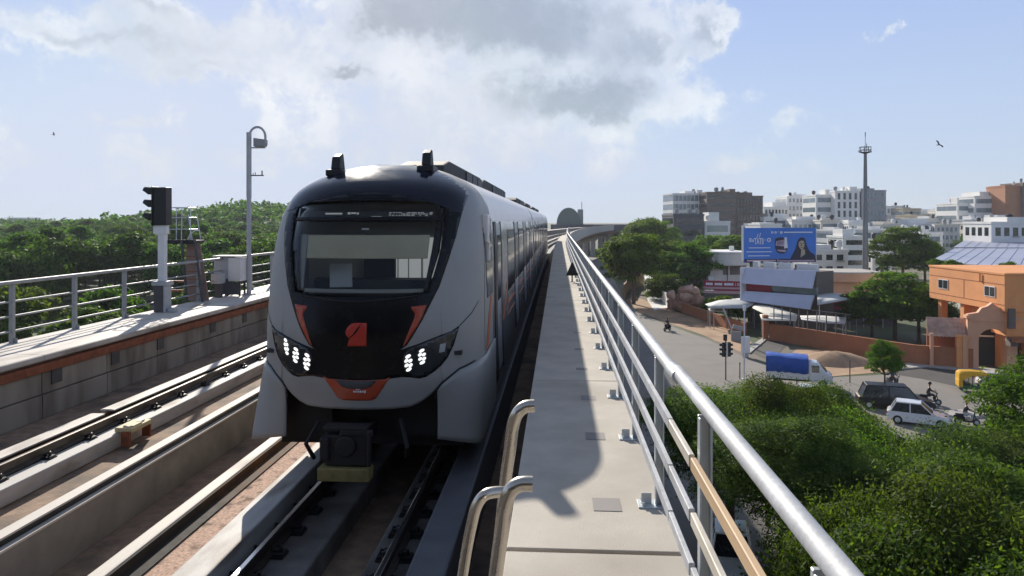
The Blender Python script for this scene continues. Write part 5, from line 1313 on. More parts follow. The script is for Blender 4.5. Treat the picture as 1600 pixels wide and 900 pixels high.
def hl(py): return hgt(py, 106)
def hr(py): return hgt(py, 97)
slab('upper_fascia', hl(442), hl(418), hr(450), hr(423), -.6, M['panel_blue'], .8)
slab('lower_fascia', hl(468), hl(454), hr(482), hr(461), -.9, M['panel_blue'], .9)
b = MB(); b.box(0, L_ * .38, -.3, 0, hl(455), hl(443)); b.build('maroon_strip', M['maroon'], sb)
b = MB(); b.box(L_ * .385, L_, -.28, 0, hr(461), hr(450) + .1); b.build('window', M['win_blue'], sb)
b = MB(); b.box(0, L_ - .2, .02, 4, 0, hr(425)); b.build('wall', M['brown_wall'], sb)
b = MB()
for k, (f0, f1, m_) in enumerate(((.04, .12, 0), (.2, .36, 0), (.42, .6, 0), (.68, .95, 0))): b.box(L_ * f0, L_ * f1, .6, 1.2, hr(425) + .01, hr(414))
b.build('roof_unit', M['white_paint'], sb)
b = MB(); b.box(-.15, 0.0, -1.5, .3, 2.0, hl(417)); b.build('end_fin', M['white_paint'], sb)
# canopies
def canopy(label, pts, zc0, zedge, posts_=True, m='tent', name='canopy', apex=None):
    """tent-like roof over a ground polygon given as photo points on height zedge"""
    V = [at(x, y, zedge) for x, y in pts]; c = sum(V, Vector()) / len(V)
    if apex: c = at(apex[0], apex[1], zc0)
    root = empty(name, (c.x, c.y, 0), 0, label, 'canopy')
    b = MB(); n = len(V); rel = [(v.x - c.x, v.y - c.y, v.z) for v in V]
    vs = rel + [(x * .45, y * .45, zedge + (zc0 - zedge) * .42) for x, y, z in rel] + [(0, 0, zc0)]
    fs = [(i, (i + 1) % n, n + (i + 1) % n, n + i) for i in range(n)] + [(n + i, n + (i + 1) % n, 2 * n) for i in range(n)]
    b.add(vs, fs); o = b.build('fabric_roof', M[m], root, smooth=60); so = o.modifiers.new('solid', 'SOLIDIFY'); so.thickness = .08
    if posts_:
        for x, y, z in rel:
            b = MB(); b.tube([(x * .9, y * .9, 0), (x * .9, y * .9, zedge + .02)], .05, 6); b.build('post', M['grey_paint'], root)
    return root
canopy('white tent canopy left of the lilac shop panels', [(1102, 476), (1130, 468), (1172, 466), (1180, 474), (1166, 482), (1112, 482)], hgt(473, 100), hgt(479, 100))
canopy('sloping cream awning under the lower lilac panel', [(1172, 470), (1196, 476), (1246, 492), (1244, 499), (1200, 494), (1176, 482)], hgt(483, 97), hgt(490, 94), m='cream')
canopy('small cream awning below the sloping one', [(1187, 492), (1212, 491), (1246, 496), (1244, 502), (1190, 501)], hgt(494, 92), hgt(498, 90), m='cream')
canopy('large white sail canopy right of the shop', [(1277, 455), (1330, 462), (1342, 466), (1277, 477)], hgt(459, 98), hgt(463, 96))
canopy('low white awning over the orange wall', [(1250, 494), (1285, 494), (1322, 497), (1320, 507), (1290, 505), (1252, 500)], hgt(496, 90), hgt(499, 88))
canopy('thin white awning strip under the tent canopy', [(1107, 482), (1138, 482), (1136, 487), (1108, 487)], hgt(482, 102), hgt(484, 101))
p0 = xd(1290, 102); dk = empty('restaurant_block', (p0.x, p0.y, 0), -.2, 'dark maroon open-front restaurant under the sail canopies', 'building')
b = MB(); b.box(-1, 9, 1.5, 8, 0, hgt(470, 102)); b.build('wall', M['slate_wall'], dk)
b = MB(); b.box(-.5, 6, 1.3, 1.49, hgt(484, 102), hgt(478, 102)); b.box(-.5, 6.2, 1.25, 1.49, hgt(475, 102), hgt(474, 102) + .1); b.build('sign_strip', M['maroon'], dk)
b = MB()
for x in (0, 2.2, 4.6, 7): b.box(x, x + .12, -1.0, -.88, 0, hgt(500, 96))
b.build('fence_post', M['grey_paint'], dk)
# orange curved-roof annex
p0 = xd(1328, 128); an = empty('annex', (p0.x, p0.y, 0), .0, 'pale orange annex with a curved roof edge and small arched window', 'building')
wA = wpx(98, 128); b = MB(); b.box(-wA / 2, wA / 2, 0, 9, 0, hgt(440, 128)); b.build('wall', M['terracotta_pale'], an)
b = MB(); n = 14; arc = [(-wA / 2 + wA * i / n, -1.0 * math.sin(math.pi * i / n) - .1) for i in range(n + 1)] + [(wA / 2, 8.9), (-wA / 2, 8.9)]
b.prism(arc, hgt(440, 128) + .003, hgt(427, 128)); b.build('roof_edge', M['terracotta_pale'], an)
b = MB(); b.prism([(x * 1.01, y * 1.03) for x, y in arc], hgt(427, 128) + .003, hgt(424, 128) - .1); b.build('roof', M['pavement'], an)
for fx, w_ in ((-.36, .95), (.12, .9)):
    b = MB(); zz = hgt(458, 128); V = [(fx * wA - w_ / 2, zz), (fx * wA + w_ / 2, zz), (fx * wA + w_ / 2, zz + 1.0)] + [(fx * wA + w_ / 2 * math.cos(a), zz + 1.0 + .45 * math.sin(a)) for a in np.linspace(.2, math.pi - .2, 7)] + [(fx * wA - w_ / 2, zz + 1.0)]
    b.profile_y(V, -.04, .1); b.build('window', M['terracotta_dark'], an)
# white houses behind
building('white_house', 'white boxy house behind the annex, right of the billboard', 1296, 160, wpx(60, 160), 9, hgt(394, 160), .12, 'white_wall', 'grid', 3, 'win_dark', 3, 'house', roof=[(-.8, .2, .1, .7, 1.6)])
building('white_house', 'white terraced house with balconies left of the high mast', 1335, 185, wpx(36, 185), 9, hgt(372, 185), .08, 'white_wall', 'band', 4, 'win_dark', 3, 'house', roof=[(-.9, -.1, .1, .7, 2.2)])
building('white_house', 'pale house just right of the high mast foot', 1378, 190, wpx(30, 190), 9, hgt(380, 190), .08, 'white_wall', 'grid', 3, 'win_dark', 3, 'house')
building('white_house', 'white house with a wide flat roof at the right edge, above the sheet roofs', 1580, 190, wpx(62, 190), 12, hgt(350, 190), .06, 'white_wall', 'grid', 3, 'win_dark', 4, 'house', roof=[(-.2, 1, 0, .8, 1.8)])
# high mast
p = xd(1352, 148); hm = empty('high_mast', (p.x, p.y, 0), 0, 'very tall tapered grey lighting mast with a railed ring at the top', 'mast')
zt = hgt(239, 148); b = MB(); b.tube([(0, 0, 0), (0, 0, zt * .5), (0, 0, zt)], [.66, .50, .30], 14); b.build('pole', mat('mast_grey', (.20, .215, .22), .5, .3), hm, smooth=40)
b = MB(); b.tube([(0, 0, zt - .1), (0, 0, zt + .15)], [.5, 1.15], 12)
for a in np.linspace(0, 2 * math.pi, 10)[:-1]: b.tube([(1.1 * math.cos(a), 1.1 * math.sin(a), zt + .1), (1.1 * math.cos(a), 1.1 * math.sin(a), zt + 1.2)], .05, 5)
for hh in (.6, 1.2): b.tube([(1.1 * math.cos(a), 1.1 * math.sin(a), zt + hh) for a in np.linspace(0, 2 * math.pi, 17)], .05, 5)
b.build('service_ring', M['dark_grey'], hm)
b = MB(); b.tube([(.25, 0, zt), (.25, 0, zt + 1.9)], .06, 6); b.tube([(0, 0, zt), (0, 0, zt + 4.0)], .045, 6); b.tube([(0, 0, zt + 3.4), (0, 0, zt + 4.2)], .09, 6); b.build('lightning_rod', M['dark_grey'], hm)
b = MB()
for a in (.4, 1.9, 3.4, 5.0): b.obox((1.3 * math.cos(a), 1.3 * math.sin(a), zt + .3), (.4, .4, .3), rz=a)
b.build('floodlight', M['grey_paint'], hm)
# big sheet-metal roofs
def shed(label, q, zf, zbk, m='sheet_roof'):
    V = [at(q[0][0], q[0][1], zf), at(q[1][0], q[1][1], zf), at(q[2][0], q[2][1], zbk), at(q[3][0], q[3][1], zbk)]
    c = sum(V, Vector()) / 4; root = empty('market_shed', (c.x, c.y, 0), 0, label, 'shed')
    R_ = [(v.x - c.x, v.y - c.y, v.z) for v in V]
    b = MB(); b.add(R_ + [(x, y, z - .12) for x, y, z in R_], [(0, 1, 2, 3), (7, 6, 5, 4), (0, 4, 5, 1), (1, 5, 6, 2), (2, 6, 7, 3), (3, 7, 4, 0)]); b.build('roof_sheet', M[m], root)
    b = MB(); b.prism([(x * .93, y * .93) for x, y, z in R_], 0, min(zf, zbk) - .4); b.build('wall', M['white_wall'], root)
    b = MB()
    for k in range(1, 9):
        f = k / 9; a = Vector(R_[0]).lerp(Vector(R_[1]), f); c2 = Vector(R_[3]).lerp(Vector(R_[2]), f); b.tube([a + Vector((0, 0, .03)), c2 + Vector((0, 0, .03))], .05, 4)
    b.build('roof_seam', M[m], root)
shed('near long lilac-grey sheet-metal roof behind the orange building terrace', [(1455, 407), (1640, 424), (1640, 388), (1492, 388)], hgt(410, 108), hgt(388, 160))
shed('farther lilac-grey sheet-metal roof below the white house', [(1490, 386), (1640, 387), (1640, 366), (1522, 366)], hgt(386, 170), hgt(366, 240))
# main orange building
pa = atd(1452, 420, 84); pb = atd(1570, 430, 70.5); ang = math.atan2(pb.y - pa.y, pb.x - pa.x); Lf = math.hypot(pb.x - pa.x, pb.y - pa.y)
ob = empty('orange_building', (pa.x, pa.y, 0), ang, 'orange two-storey building with an overhanging upper floor and arched gateway', 'building')
zt = CAMZ - 5.25; zov = 5.75
W2 = 13.0
b = MB(); b.box(0, Lf, 0, W2, zov + .0, zt); b.build('wall', M['terracotta'], ob, bevel=.03)
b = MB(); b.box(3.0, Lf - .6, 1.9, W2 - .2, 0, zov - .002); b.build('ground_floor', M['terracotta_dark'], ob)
b = MB(); b.box(-.06, Lf + .06, -.06, W2, zt + .002, zt + .22); b.box(0.5, Lf - .5, .5, W2 - .5, zt + .1, zt + .23); b.build('parapet', M['terracotta'], ob, bevel=.02)
b = MB(); b.box(0.05, Lf - .02, -.025, -.002, zt - .92, zt - .86); b.box(0.05, Lf - .02, -.025, -.002, zov + .62, zov + .68); b.box(Lf * .50, Lf * .505, -.022, -.002, zov + .68, zt - .92); b.build('groove', M['terracotta_dark'], ob)
for f, w_ in ((.215, 1.9), (.83, 1.7)):
    b = MB(); b.box(Lf * f - w_ / 2, Lf * f + w_ / 2, -.06, .05, zov + 1.25, zov + 2.30); fr = b.build('window', M['white_paint'], ob)
    b = MB(); b.box(Lf * f - w_ / 2 + .08, Lf * f - .06, -.075, -.062, zov + 1.33, zov + 2.22); b.box(Lf * f + .06, Lf * f + w_ / 2 - .08, -.075, -.062, zov + 1.33, zov + 2.22); b.build('pane', M['win_dark'], fr)
for f in (.10, .42):
    b = MB(); b.box(Lf * f, Lf * f + .7, .25, .95, 0, zov - .002); b.build('column', M['terracotta'], ob, bevel=.03)
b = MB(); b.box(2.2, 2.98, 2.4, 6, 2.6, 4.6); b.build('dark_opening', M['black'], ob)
b = MB(); b.tube([(Lf * .72, -.1, zt - .05), (Lf * .72, -.1, zt - .9)], .06, 6); b.build('spout', M['terracotta_dark'], ob)
# gateway arch in front of the overhang, turned to the street
def arch_wall(b, x0, x1, z1, ax0, ax1, az, rise, y0, y1, top):
    n = 12; arc = [(ax0 + (ax1 - ax0) * (1 - math.cos(a)) / 2, az + rise * math.sin(a)) for a in np.linspace(0, math.pi, n)]
    outer = [(x0, 0), (x0, z1)] + top + [(x1, z1), (x1, 0)]
    pts = outer[:1] + [(ax0, 0)] + arc + [(ax1, 0)] + outer[:0:-1]
    pts = [(x0, 0), (ax0, 0)] + arc + [(ax1, 0), (x1, 0), (x1, z1)] + top[::-1] + [(x0, z1)]
    b.profile_y(pts, y0, y1)
pg = at(1527, 556, 0); pg2 = atd(1512, 556, 72)
ga = empty('gateway', (pg2.x, pg2.y, 0), ang * .0 - .25, 'orange arched gateway with a stepped ogee top in front of the orange building', 'gate')
zg = hgt(472, 72); top = [(.9, zg - 1.0), (1.2, zg - .55), (1.7, zg - .35), (2.1, zg), (2.5, zg - .35), (3.0, zg - .55), (3.3, zg - 1.0)]
b = MB(); arch_wall(b, 0, 4.2, zg - 1.6, .95, 3.35, 2.9, 1.1, 0, .7, [(.0, zg - 1.2)] + top + [(4.2, zg - 1.2)]); b.build('arch', M['terracotta_pale'], ga, bevel=.03)
b = MB(); b.box(-.15, .35, -.2, .9, zg - 1.598, zg - 1.3); b.box(3.9, 4.4, -.2, .9, zg - 1.598, zg - 1.3); b.box(.1, 4.1, -.08, -.002, zg - 1.85, zg - 1.7); b.build('cornice', M['terracotta_pale'], ga)
b = MB(); b.box(-1.0, .0, -.25, .45, 0, 3.1); b.box(-1.1, .1, -.35, .55, 3.1, 3.3); b.build('side_pillar', M['terracotta'], ga, bevel=.03)
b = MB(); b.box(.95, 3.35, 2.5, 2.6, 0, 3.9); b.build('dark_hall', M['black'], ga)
b = MB(); b.box(1.0, 2.9, 2.3, 2.4, 2.9, 3.05); b.build('lintel_bar', M['cream'], ga)
pr = atd(1480, 520, 74); pv = empty('tiled_porch', (pr.x, pr.y, 0), -.35, 'small porch with a rippled pinkish tiled roof left of the gateway', 'porch')
b = MB(); nx = 10
for r_ in range(4):
    z = hgt(497, 74) - r_ * .42; y = -r_ * .42
    vs = []; 
    for i in range(nx * 4 + 1):
        x = -1.9 + 3.4 * i / (nx * 4); dz = .07 * abs(math.sin(math.pi * i / 4)); vs += [(x, y, z + dz), (x, y - .5, z - .42 + dz)]
    b.add(vs, [(2 * i, 2 * i + 1, 2 * i + 3, 2 * i + 2) for i in range(nx * 4)])
b.build('tile_roof', M['stone_pink'], pv, smooth=40)
b = MB(); b.box(-1.8, 1.4, .0, .3, 0, hgt(497, 74)); b.build('back_wall', M['terracotta_dark'], pv)
b = MB(); b.box(-1.7, -1.4, -1.9, -1.6, 0, hgt(512, 74) - .4); b.box(1.1, 1.4, -1.9, -1.6, 0, hgt(512, 74) - .4); b.build('column', M['terracotta_pale'], pv)
# right part of the orange building, turned to us
pc = atd(1572, 430, 70.7); rb = empty('orange_wing', (pc.x, pc.y, 0), -.06, 'shaded orange wing of the corner building at the right edge', 'building')
b = MB(); b.box(0.05, 9, 0, 8, 3.4, zt - .1); b.box(.4, 9, .9, 8, 0, 3.398); b.build('wall', M['terracotta'], rb)
b = MB(); b.box(-.1, .6, -1.0, -.1, 2.6, 3.3); b.box(.05, .6, -.5, -.02, 4.2, 6.1); b.build('vent_box', M['brown_wall'], rb)
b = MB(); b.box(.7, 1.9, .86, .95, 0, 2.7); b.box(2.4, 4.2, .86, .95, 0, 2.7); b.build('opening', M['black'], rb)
b = MB(); b.box(0, 9, -1.6, .0, 3.02, 3.38); b.build('canopy_slab', M['terracotta_dark'], rb)
# boundary wall along the street
pts = [at(x, y, 0) for x, y in ((1203, 531), (1262, 541), (1330, 553), (1430, 570), (1520, 577))]
bw = empty('boundary_wall', tuple(pts[0]), 0, 'long low orange boundary wall along the street', 'wall')
b = MB(); rel = [(p.x - pts[0].x, p.y - pts[0].y) for p in pts]
for i in range(len(rel) - 1):
    (x0, y0), (x1, y1) = rel[i], rel[i + 1]; L_ = math.hypot(x1 - x0, y1 - y0); a = math.atan2(y1 - y0, x1 - x0)
    b.obox(((x0 + x1) / 2, (y0 + y1) / 2, 0.95), (L_ + .02 * i, .25 + .004 * i, 1.9), rz=a)
b.build('wall_panel', M['wall_orange'], bw)
b = MB()
for i in range(len(rel) - 1):
    (x0, y0), (x1, y1) = rel[i], rel[i + 1]; L_ = math.hypot(x1 - x0, y1 - y0); a = math.atan2(y1 - y0, x1 - x0)
    b.obox(((x0 + x1) / 2, (y0 + y1) / 2, 1.95 + .003 * i), (L_ + .02 * i, .36 + .004 * i, .09), rz=a)
b.build('coping', M['terracotta_dark'], bw)
for i in range(18):
    f = (i + .5) / 18 * (len(rel) - 1); k = int(f); t = f - k; x = rel[k][0] * (1 - t) + rel[k + 1][0] * t; y = rel[k][1] * (1 - t) + rel[k + 1][1] * t
    if i < 9:
        b = MB(); b.box(x - .05, x + .05, y - .05, y + .05, 2.0, 4.3); b.build('fence_post', M['dark_grey'], bw)
b = MB(); 
for zz in (3.2, 4.25):
    for i in range(2):
        (x0, y0), (x1, y1) = rel[i], rel[i + 1]; b.tube([(x0, y0, zz), (x1, y1, zz)], .03, 5)
b.build('fence_rail', M['dark_grey'], bw)
pt = at(1203, 531, 0); b = MB(); b.box(-.3, .3, -.3, .3, 0, 3.0); gp = b.build('gate_pillar', M['terracotta_dark']); gp.location = (pt.x - .5, pt.y + .2, 0); tag(gp, 'dark orange pillar at the left end of the boundary wall', 'pillar')
# low brown wall and rock garden
pts = [at(x, y, 0) for x, y in ((1022, 500), (1062, 487), (1112, 502), (1160, 524))]
def wall_run(name, label, pts, h, m, th=.3, cat='wall'):
    root = empty(name, tuple(pts[0]), 0, label, cat); b = MB()
    for i in range(len(pts) - 1):
        a_, c_ = pts[i] - pts[0], pts[i + 1] - pts[0]; b.obox(((a_.x + c_.x) / 2, (a_.y + c_.y) / 2, h / 2), ((c_ - a_).length, th + .004 * i, h + .003 * i), rz=math.atan2(c_.y - a_.y, c_.x - a_.x))
    b.build('wall_panel', M[m], root); return root
wall_run('garden_wall', 'low brown garden wall below the rock garden', [at(x, y, 0) for x, y in ((1050, 482), (1078, 492), (1115, 506), (1165, 523))], 1.5, 'terracotta_dark')
wall_run('white_wall', 'short white wall at the end of the pale footpath', [at(x, y, 0) for x, y in ((1036, 474), (1052, 486))], 2.2, 'white_wall')
wall_run('bank_wall', 'rough sandy retaining wall under the viaduct trees', [at(x, y, 0) for x, y in ((975, 466), (984, 452), (1005, 446))], 2.6, 'sand')
rnd = random.Random(8)
def boulder(r, seed):
    bm = bmesh.new(); bmesh.ops.create_icosphere(bm, subdivisions=3, radius=1); rr = random.Random(seed); ph = [rr.uniform(0, 6) for _ in range(6)]
    for v in bm.verts:
        c = v.co; k = 1 + .16 * math.sin(3 * c.x + ph[0]) * math.cos(2.5 * c.y + ph[1]) + .10 * math.sin(6 * c.z + ph[2] + 4 * c.x) + .05 * math.sin(13 * c.y + ph[3])
        v.co = Vector((c.x * r * k, c.y * r * k * .85, c.z * r * k * .95))
    me = bpy.data.meshes.new('boulder'); bm.to_mesh(me); bm.free()
    for p in me.polygons: p.use_smooth = True
    return me
bd = [(1052, 474, 1.0, 2.3, 'stone_red', 'large brown boulder at the left of the rock garden'), (1064, 470, 1.3, 3.4, 'stone_red', 'biggest brown boulder in the middle of the rock garden'), (1078, 478, 1.1, 2.2, 'stone_red', 'brown boulder at the right of the rock garden'), (1066, 484, 1.2, 1.0, 'stone_red', 'dark boulder at the foot of the rock garden'),
      (1067, 455, .9, 4.7, 'stone_red', 'rounded brown rock on top of the pile'), (1077, 452, .85, 5.2, 'stone_pink', 'tall pinkish rock at the very top of the pile'), (1087, 456, .8, 4.6, 'stone_pink', 'pinkish rock on the right shoulder of the pile'), (1049, 461, .8, 3.9, 'stone_pink', 'small pinkish rock on the left shoulder of the pile'), (1072, 464, 1.0, 4.0, 'stone_pink', 'pink rock just under the top of the pile'), (1089, 470, 1.1, 3.0, 'stone_red', 'brown rock under the right shoulder')]
for i, (px, py, r, z, m, lb) in enumerate(bd):
    d = 118 - i * .15; p = xd(px, d); o = bpy.data.objects.new('boulder', boulder(r, i)); C.objects.link(o); o.data.materials.append(M[m]); o.location = (p.x, p.y, max(hgt(py, d), r * .8)); o.rotation_euler = (i, i * 2, i * .7); tag(o, lb, 'rock', 'rocks of the rock garden')
b = MB(); pm_ = xd(1069, 120); n = 16
for j in range(5):
    pass
def mound2():
    b = MB(); vs = []; fs = []; K = 6; rr = random.Random(3)
    for j in range(K + 1):
        t = j / K
        for i in range(18):
            a = 2 * math.pi * i / 18; q = 2.9 * (1 - t * .8) * (1 + .1 * math.sin(4 * a)); vs.append((pm_.x + q * math.cos(a), pm_.y + .6 + q * .7 * math.sin(a), t * 2.7 + rr.uniform(-.15, .15) * (j > 0)))
    for j in range(K):
        for i in range(18): fs.append((j * 18 + i, j * 18 + (i + 1) % 18, (j + 1) * 18 + (i + 1) % 18, (j + 1) * 18 + i))
    fs.append(tuple(range(K * 18, K * 18 + 18))); b.add(vs, fs); return b.build('rock_mound', M['stone_red'], smooth=40)
tag(mound2(), 'brown rock-faced mound carrying the pile of pinkish rocks', 'rock mound')

# ------------------------------------------------------------------ street furniture
def lamp_post(px, py, hpx, label, arm=-2.2):
    p = at(px, py, 0); d = F * CAMZ / (py - 345); h = hpx / F * d; root = empty('street_lamp', (p.x, p.y, 0), 0, label, 'street lamp')
    b = MB(); b.tube([(0, 0, 0), (0, 0, h)], [.10, .06], 8); b.build('pole', M['white_paint'], root, smooth=40)
    b = MB(); b.tube([(0, 0, h), (arm * .5, 0, h + .5), (arm, 0, h + .9)], .05, 6); b.build('arm', M['white_paint'], root)
    b = MB(); b.obox((arm * 1.12, 0, h + .98), (.6, .24, .12), ry=.3 if arm < 0 else -.3); b.build('lamp_head', M['grey_paint'], root); return root
lamp_post(1032, 463, 62, 'pale street lamp with a bent arm beside the white footpath')
p = at(1163, 592, 0); sp = empty('street_pole', (p.x, p.y, 0), 0, 'tall thin white pole standing right of the traffic lights', 'pole')
b = MB(); b.tube([(0, 0, 0), (0, 0, 6.5)], [.075, .06], 8); b.obox((0, 0, .02), (.4, .4, .04)); b.build('pole', M['white_paint'], sp, smooth=40)
b = MB(); b.obox((.0, -.05, 6.5), (.24, .12, .5)); b.build('box', M['white_paint'], sp)
p = at(1134, 594, 0); tl = empty('traffic_light', (p.x, p.y, 0), .15, 'traffic light with two black signal heads on a thin brown pole', 'traffic light')
b = MB(); b.tube([(0, 0, 0), (0, 0, 4.15)], .065, 8); b.build('pole', M['rust'], tl)
for x, y in ((-.22, -.08), (.30, .0)):
    b = MB(); b.box(x - .15, x + .15, y - .12, y + .12, 2.15, 3.45); hd = b.build('signal_head', M['black'], tl, bevel=.03)
    b = MB()
    for z in (2.38, 2.8, 3.2):
        b.tube([(x - .16, y, z), (x - .36, y, z + .03)], .11, 10, cap=False); b.tube([(x + .16, y, z), (x + .34, y, z + .03)], .11, 10, cap=False)
    b.build('visor', M['black'], hd)
b = MB(); b.box(-.02, .12, -.2, -.05, 2.1, 3.5); b.build('back_strip', M['cream'], tl)
b = MB(); b.box(-.2, .1, -.1, .1, 3.6, 4.15); b.build('top_lamp', M['black'], tl)
p = at(1165, 558, 0); pp = empty('route_sign', (p.x, p.y, 0), .3, 'white rounded sign panel standing in the road behind the white pole', 'sign')
b = MB(); b.prism([(.55 * math.cos(a) + 0, .12 * math.sin(a)) for a in np.linspace(0, 2 * math.pi, 13)[:-1]], .45, 2.2); b.build('panel', M['white_paint'], pp, bevel=.05)
b = MB(); b.box(-.3, .3, -.1, .1, 0, .449); b.build('foot', M['grey_paint'], pp)
p = at(1150, 533, 0); ds = empty('direction_arm', (p.x, p.y, 0), 0, 'grey leaning sign arm with a hooded lamp behind the traffic light', 'sign')
b = MB(); b.tube([(0, 0, 0), (-.8, 0, 2.2), (-1.7, 0, 4.3)], .10, 7); b.build('arm', M['grey_paint'], ds)
b = MB(); b.obox((.35, 0, 1.6), (1.5, .3, .5), ry=.25); b.obox((.0, 0, .6), (1.2, .25, 1.2)); b.build('hood', M['grey_wall'], ds, bevel=.05)
for px, py, h, lb in ((1156, 592, 1.5, 'short dark post between the traffic light and the pickup'), (1328, 598, 2.0, 'thin dark post in front of the sandy forecourt'), (1245, 601, 2.6, 'dark post directly in front of the blue tarp')):
    p = at(px, py, 0); b = MB(); b.tube([(0, 0, 0), (0, 0, h)], .05, 7); b.tube([(0, 0, h - .12), (0, 0, h)], .065, 7); o = b.build('bollard_post', M['dark_grey']); o.location = p; tag(o, lb, 'post')

# ------------------------------------------------------------------ vehicles and people
def loft(b, secs):
    """closed loops of equal length joined into a body"""
    n = len(secs[0]); vs = [p for s in secs for p in s]; fs = []
    for j in range(len(secs) - 1):
        for i in range(n): fs.append((j * n + i, j * n + (i + 1) % n, (j + 1) * n + (i + 1) % n, (j + 1) * n + i))
    fs += [tuple(range(n))[::-1], tuple(range((len(secs) - 1) * n, len(secs) * n))]; b.add(vs, fs)
def wheel(parent, x, y, r, w=.2):
    b = MB(); b.tube([(x, y - w / 2, r), (x, y + w / 2, r)], r, 18); wh = b.build('wheel', M['tyre'], parent, smooth=40)
    b = MB(); b.tube([(x, y - w / 2 - .01, r), (x, y + w / 2 + .01, r)], r * .58, 12); b.build('rim', M['galv'], wh)
def car(label, loc, rz, paint, L_=4.1, Wd=1.7, H=1.5, hatch=True):
    """nose towards +x"""
    root = empty('parked_car' if 'parked' in label else 'car', tuple(loc), rz, label, 'car')
    hl_, w = L_ / 2, Wd / 2
    def ring(x, w_, z0, z1, tuck=.08): return [(x, -w_, z0), (x, -w_ - .0, (z0 + z1) / 2), (x, -w_ + tuck, z1), (x, w_ - tuck, z1), (x, w_, (z0 + z1) / 2), (x, w_, z0)]
    prof = [(-hl_, .84, .38, .80), (-hl_ + .12, .97, .25, .90), (-hl_ + .9, 1, .2, .93), (0, 1, .2, .92), (hl_ - 1.1, 1, .2, .88), (hl_ - .35, .96, .22, .76), (hl_ - .05, .86, .3, .64), (hl_, .78, .36, .58)]
    b = MB(); loft(b, [ring(x, w * f, z0, z1) for x, f, z0, z1 in prof]); b.build('body', paint, root, smooth=35, bevel=.04)
    b = MB(); rb, rf = (-hl_ + .25 if hatch else -hl_ + .7), hl_ - 1.15
    def cab(x, wq, z): return [(x, -wq, z), (x, wq, z)]
    base = [(rb, -w * .93, .88), (rf, -w * .93, .86), (rf, w * .93, .86), (rb, w * .93, .88)]
    top = [(rb + .35, -w * .76, H), (rf - .75, -w * .76, H), (rf - .75, w * .76, H), (rb + .35, w * .76, H)]
    b.add(base + top, [(0, 3, 2, 1), (4, 5, 6, 7), (0, 1, 5, 4), (1, 2, 6, 5), (2, 3, 7, 6), (3, 0, 4, 7)]); b.build('windows', M['win_dark'], root, bevel=.03)
    b = MB(); T = [Vector(v) for v in top]; B_ = [Vector(v) for v in base]
    c = [(x * 1.0, y * 1.02, z + .0) for x, y, z in top]; b.add([(x, y, H - .03) for x, y, z in c] + [(x * .985, y * .96, H + .05) for x, y, z in c], [(0, 3, 2, 1), (4, 5, 6, 7), (0, 1, 5, 4), (1, 2, 6, 5), (2, 3, 7, 6), (3, 0, 4, 7)]); b.build('roof', paint, root, bevel=.025)
    for i in range(4):
        b = MB(); b.tube([B_[i] * 1.0 + Vector((0, 0, -.02)), T[i] + Vector((0, 0, .0))], .045, 6); b.build('pillar', paint, root)
    for s in (-1, 1):
        xm = (rb + rf) / 2 - .1; b = MB(); b.tube([(xm, s * w * .935, .86), (xm, s * w * .77, H)], .04, 6); b.build('pillar', paint, root)
    for x in (-hl_ + .72, hl_ - .72):
        for s in (-1, 1): wheel(root, x, s * (w - .08), .31)
    for s in (-1, 1):
        b = MB(); b.obox((hl_ - .12, s * w * .62, .66), (.16, .34, .14)); b.build('headlight', M['win_blue'], root, bevel=.02)
        b = MB(); b.obox((-hl_ + .05, s * w * .68, .72), (.10, .26, .24)); b.build('tail_light', M['tr_red'], root, bevel=.02)
        b = MB(); b.obox((rf - .1, s * (w + .06), .95), (.14, .16, .12)); b.build('wing_mirror', paint, root, bevel=.02)
    b = MB(); b.obox((hl_ - .005, 0, .46), (.05, 1.0, .14)); b.build('grille', M['black'], root)
    b = MB(); b.obox((hl_ + .005, 0, .36), (.02, .5, .11)); b.build('number_plate', M['white_paint'], root)
    return root
car('white hatchback parked below, seen through the railing gap', xd(1143, 30.6), -1.75, M['car_white'])
car('black car on the street below the small bright tree', at(1398, 637, 0), -.22, M['car_black'], 5.4, 1.9, 1.75)
car('white car half hidden by leaves, in front of the black car', at(1436, 662, 0), -.45, M['car_white'], 4.1, 1.7, 1.52)
car('white car roof just showing over the leaves near the pickup', at(1276, 634, 0), -.35, M['car_white'], 3.8, 1.65, 1.5)
car('white car behind the bright tree, right of the yellow rickshaw', at(1567, 610, 0), -.3, M['car_white'], 3.9, 1.65, 1.5)
# small pickup with a blue tarp
p = at(1247, 602, 0); tk = empty('pickup_truck', (p.x, p.y, 0), -.28, 'small white pickup truck with a blue tarp over its load', 'truck')
b = MB(); b.box(-2.3, .75, -.80, .80, .55, .68); b.box(-2.3, .7, -.82, -.76, .68, 1.12); b.box(-2.3, .7, .76, .82, .68, 1.12); b.box(-2.36, -2.3, -.82, .82, .55, 1.12); b.build('cargo_bed', M['white_wall'], tk, bevel=.02)
b = MB(); vs = []; rr = random.Random(6)
X_ = np.linspace(-2.38, .72, 14); Y_ = np.linspace(-.86, .86, 9); 
for i, x in enumerate(X_):
    for j, y in enumerate(Y_):
        e = (abs(y) / .86) ** 4; vs.append((x, y * (1 + .03 * math.sin(5 * x)), 2.12 - .10 * e + .05 * math.sin(2.2 * x + 1.2 * y) + rr.uniform(-.025, .025) - .10 * (i > 9) * (i - 9) / 4))
n = 9; fs = [(i * n + j, (i + 1) * n + j, (i + 1) * n + j + 1, i * n + j + 1) for i in range(13) for j in range(8)]
k0 = len(vs)
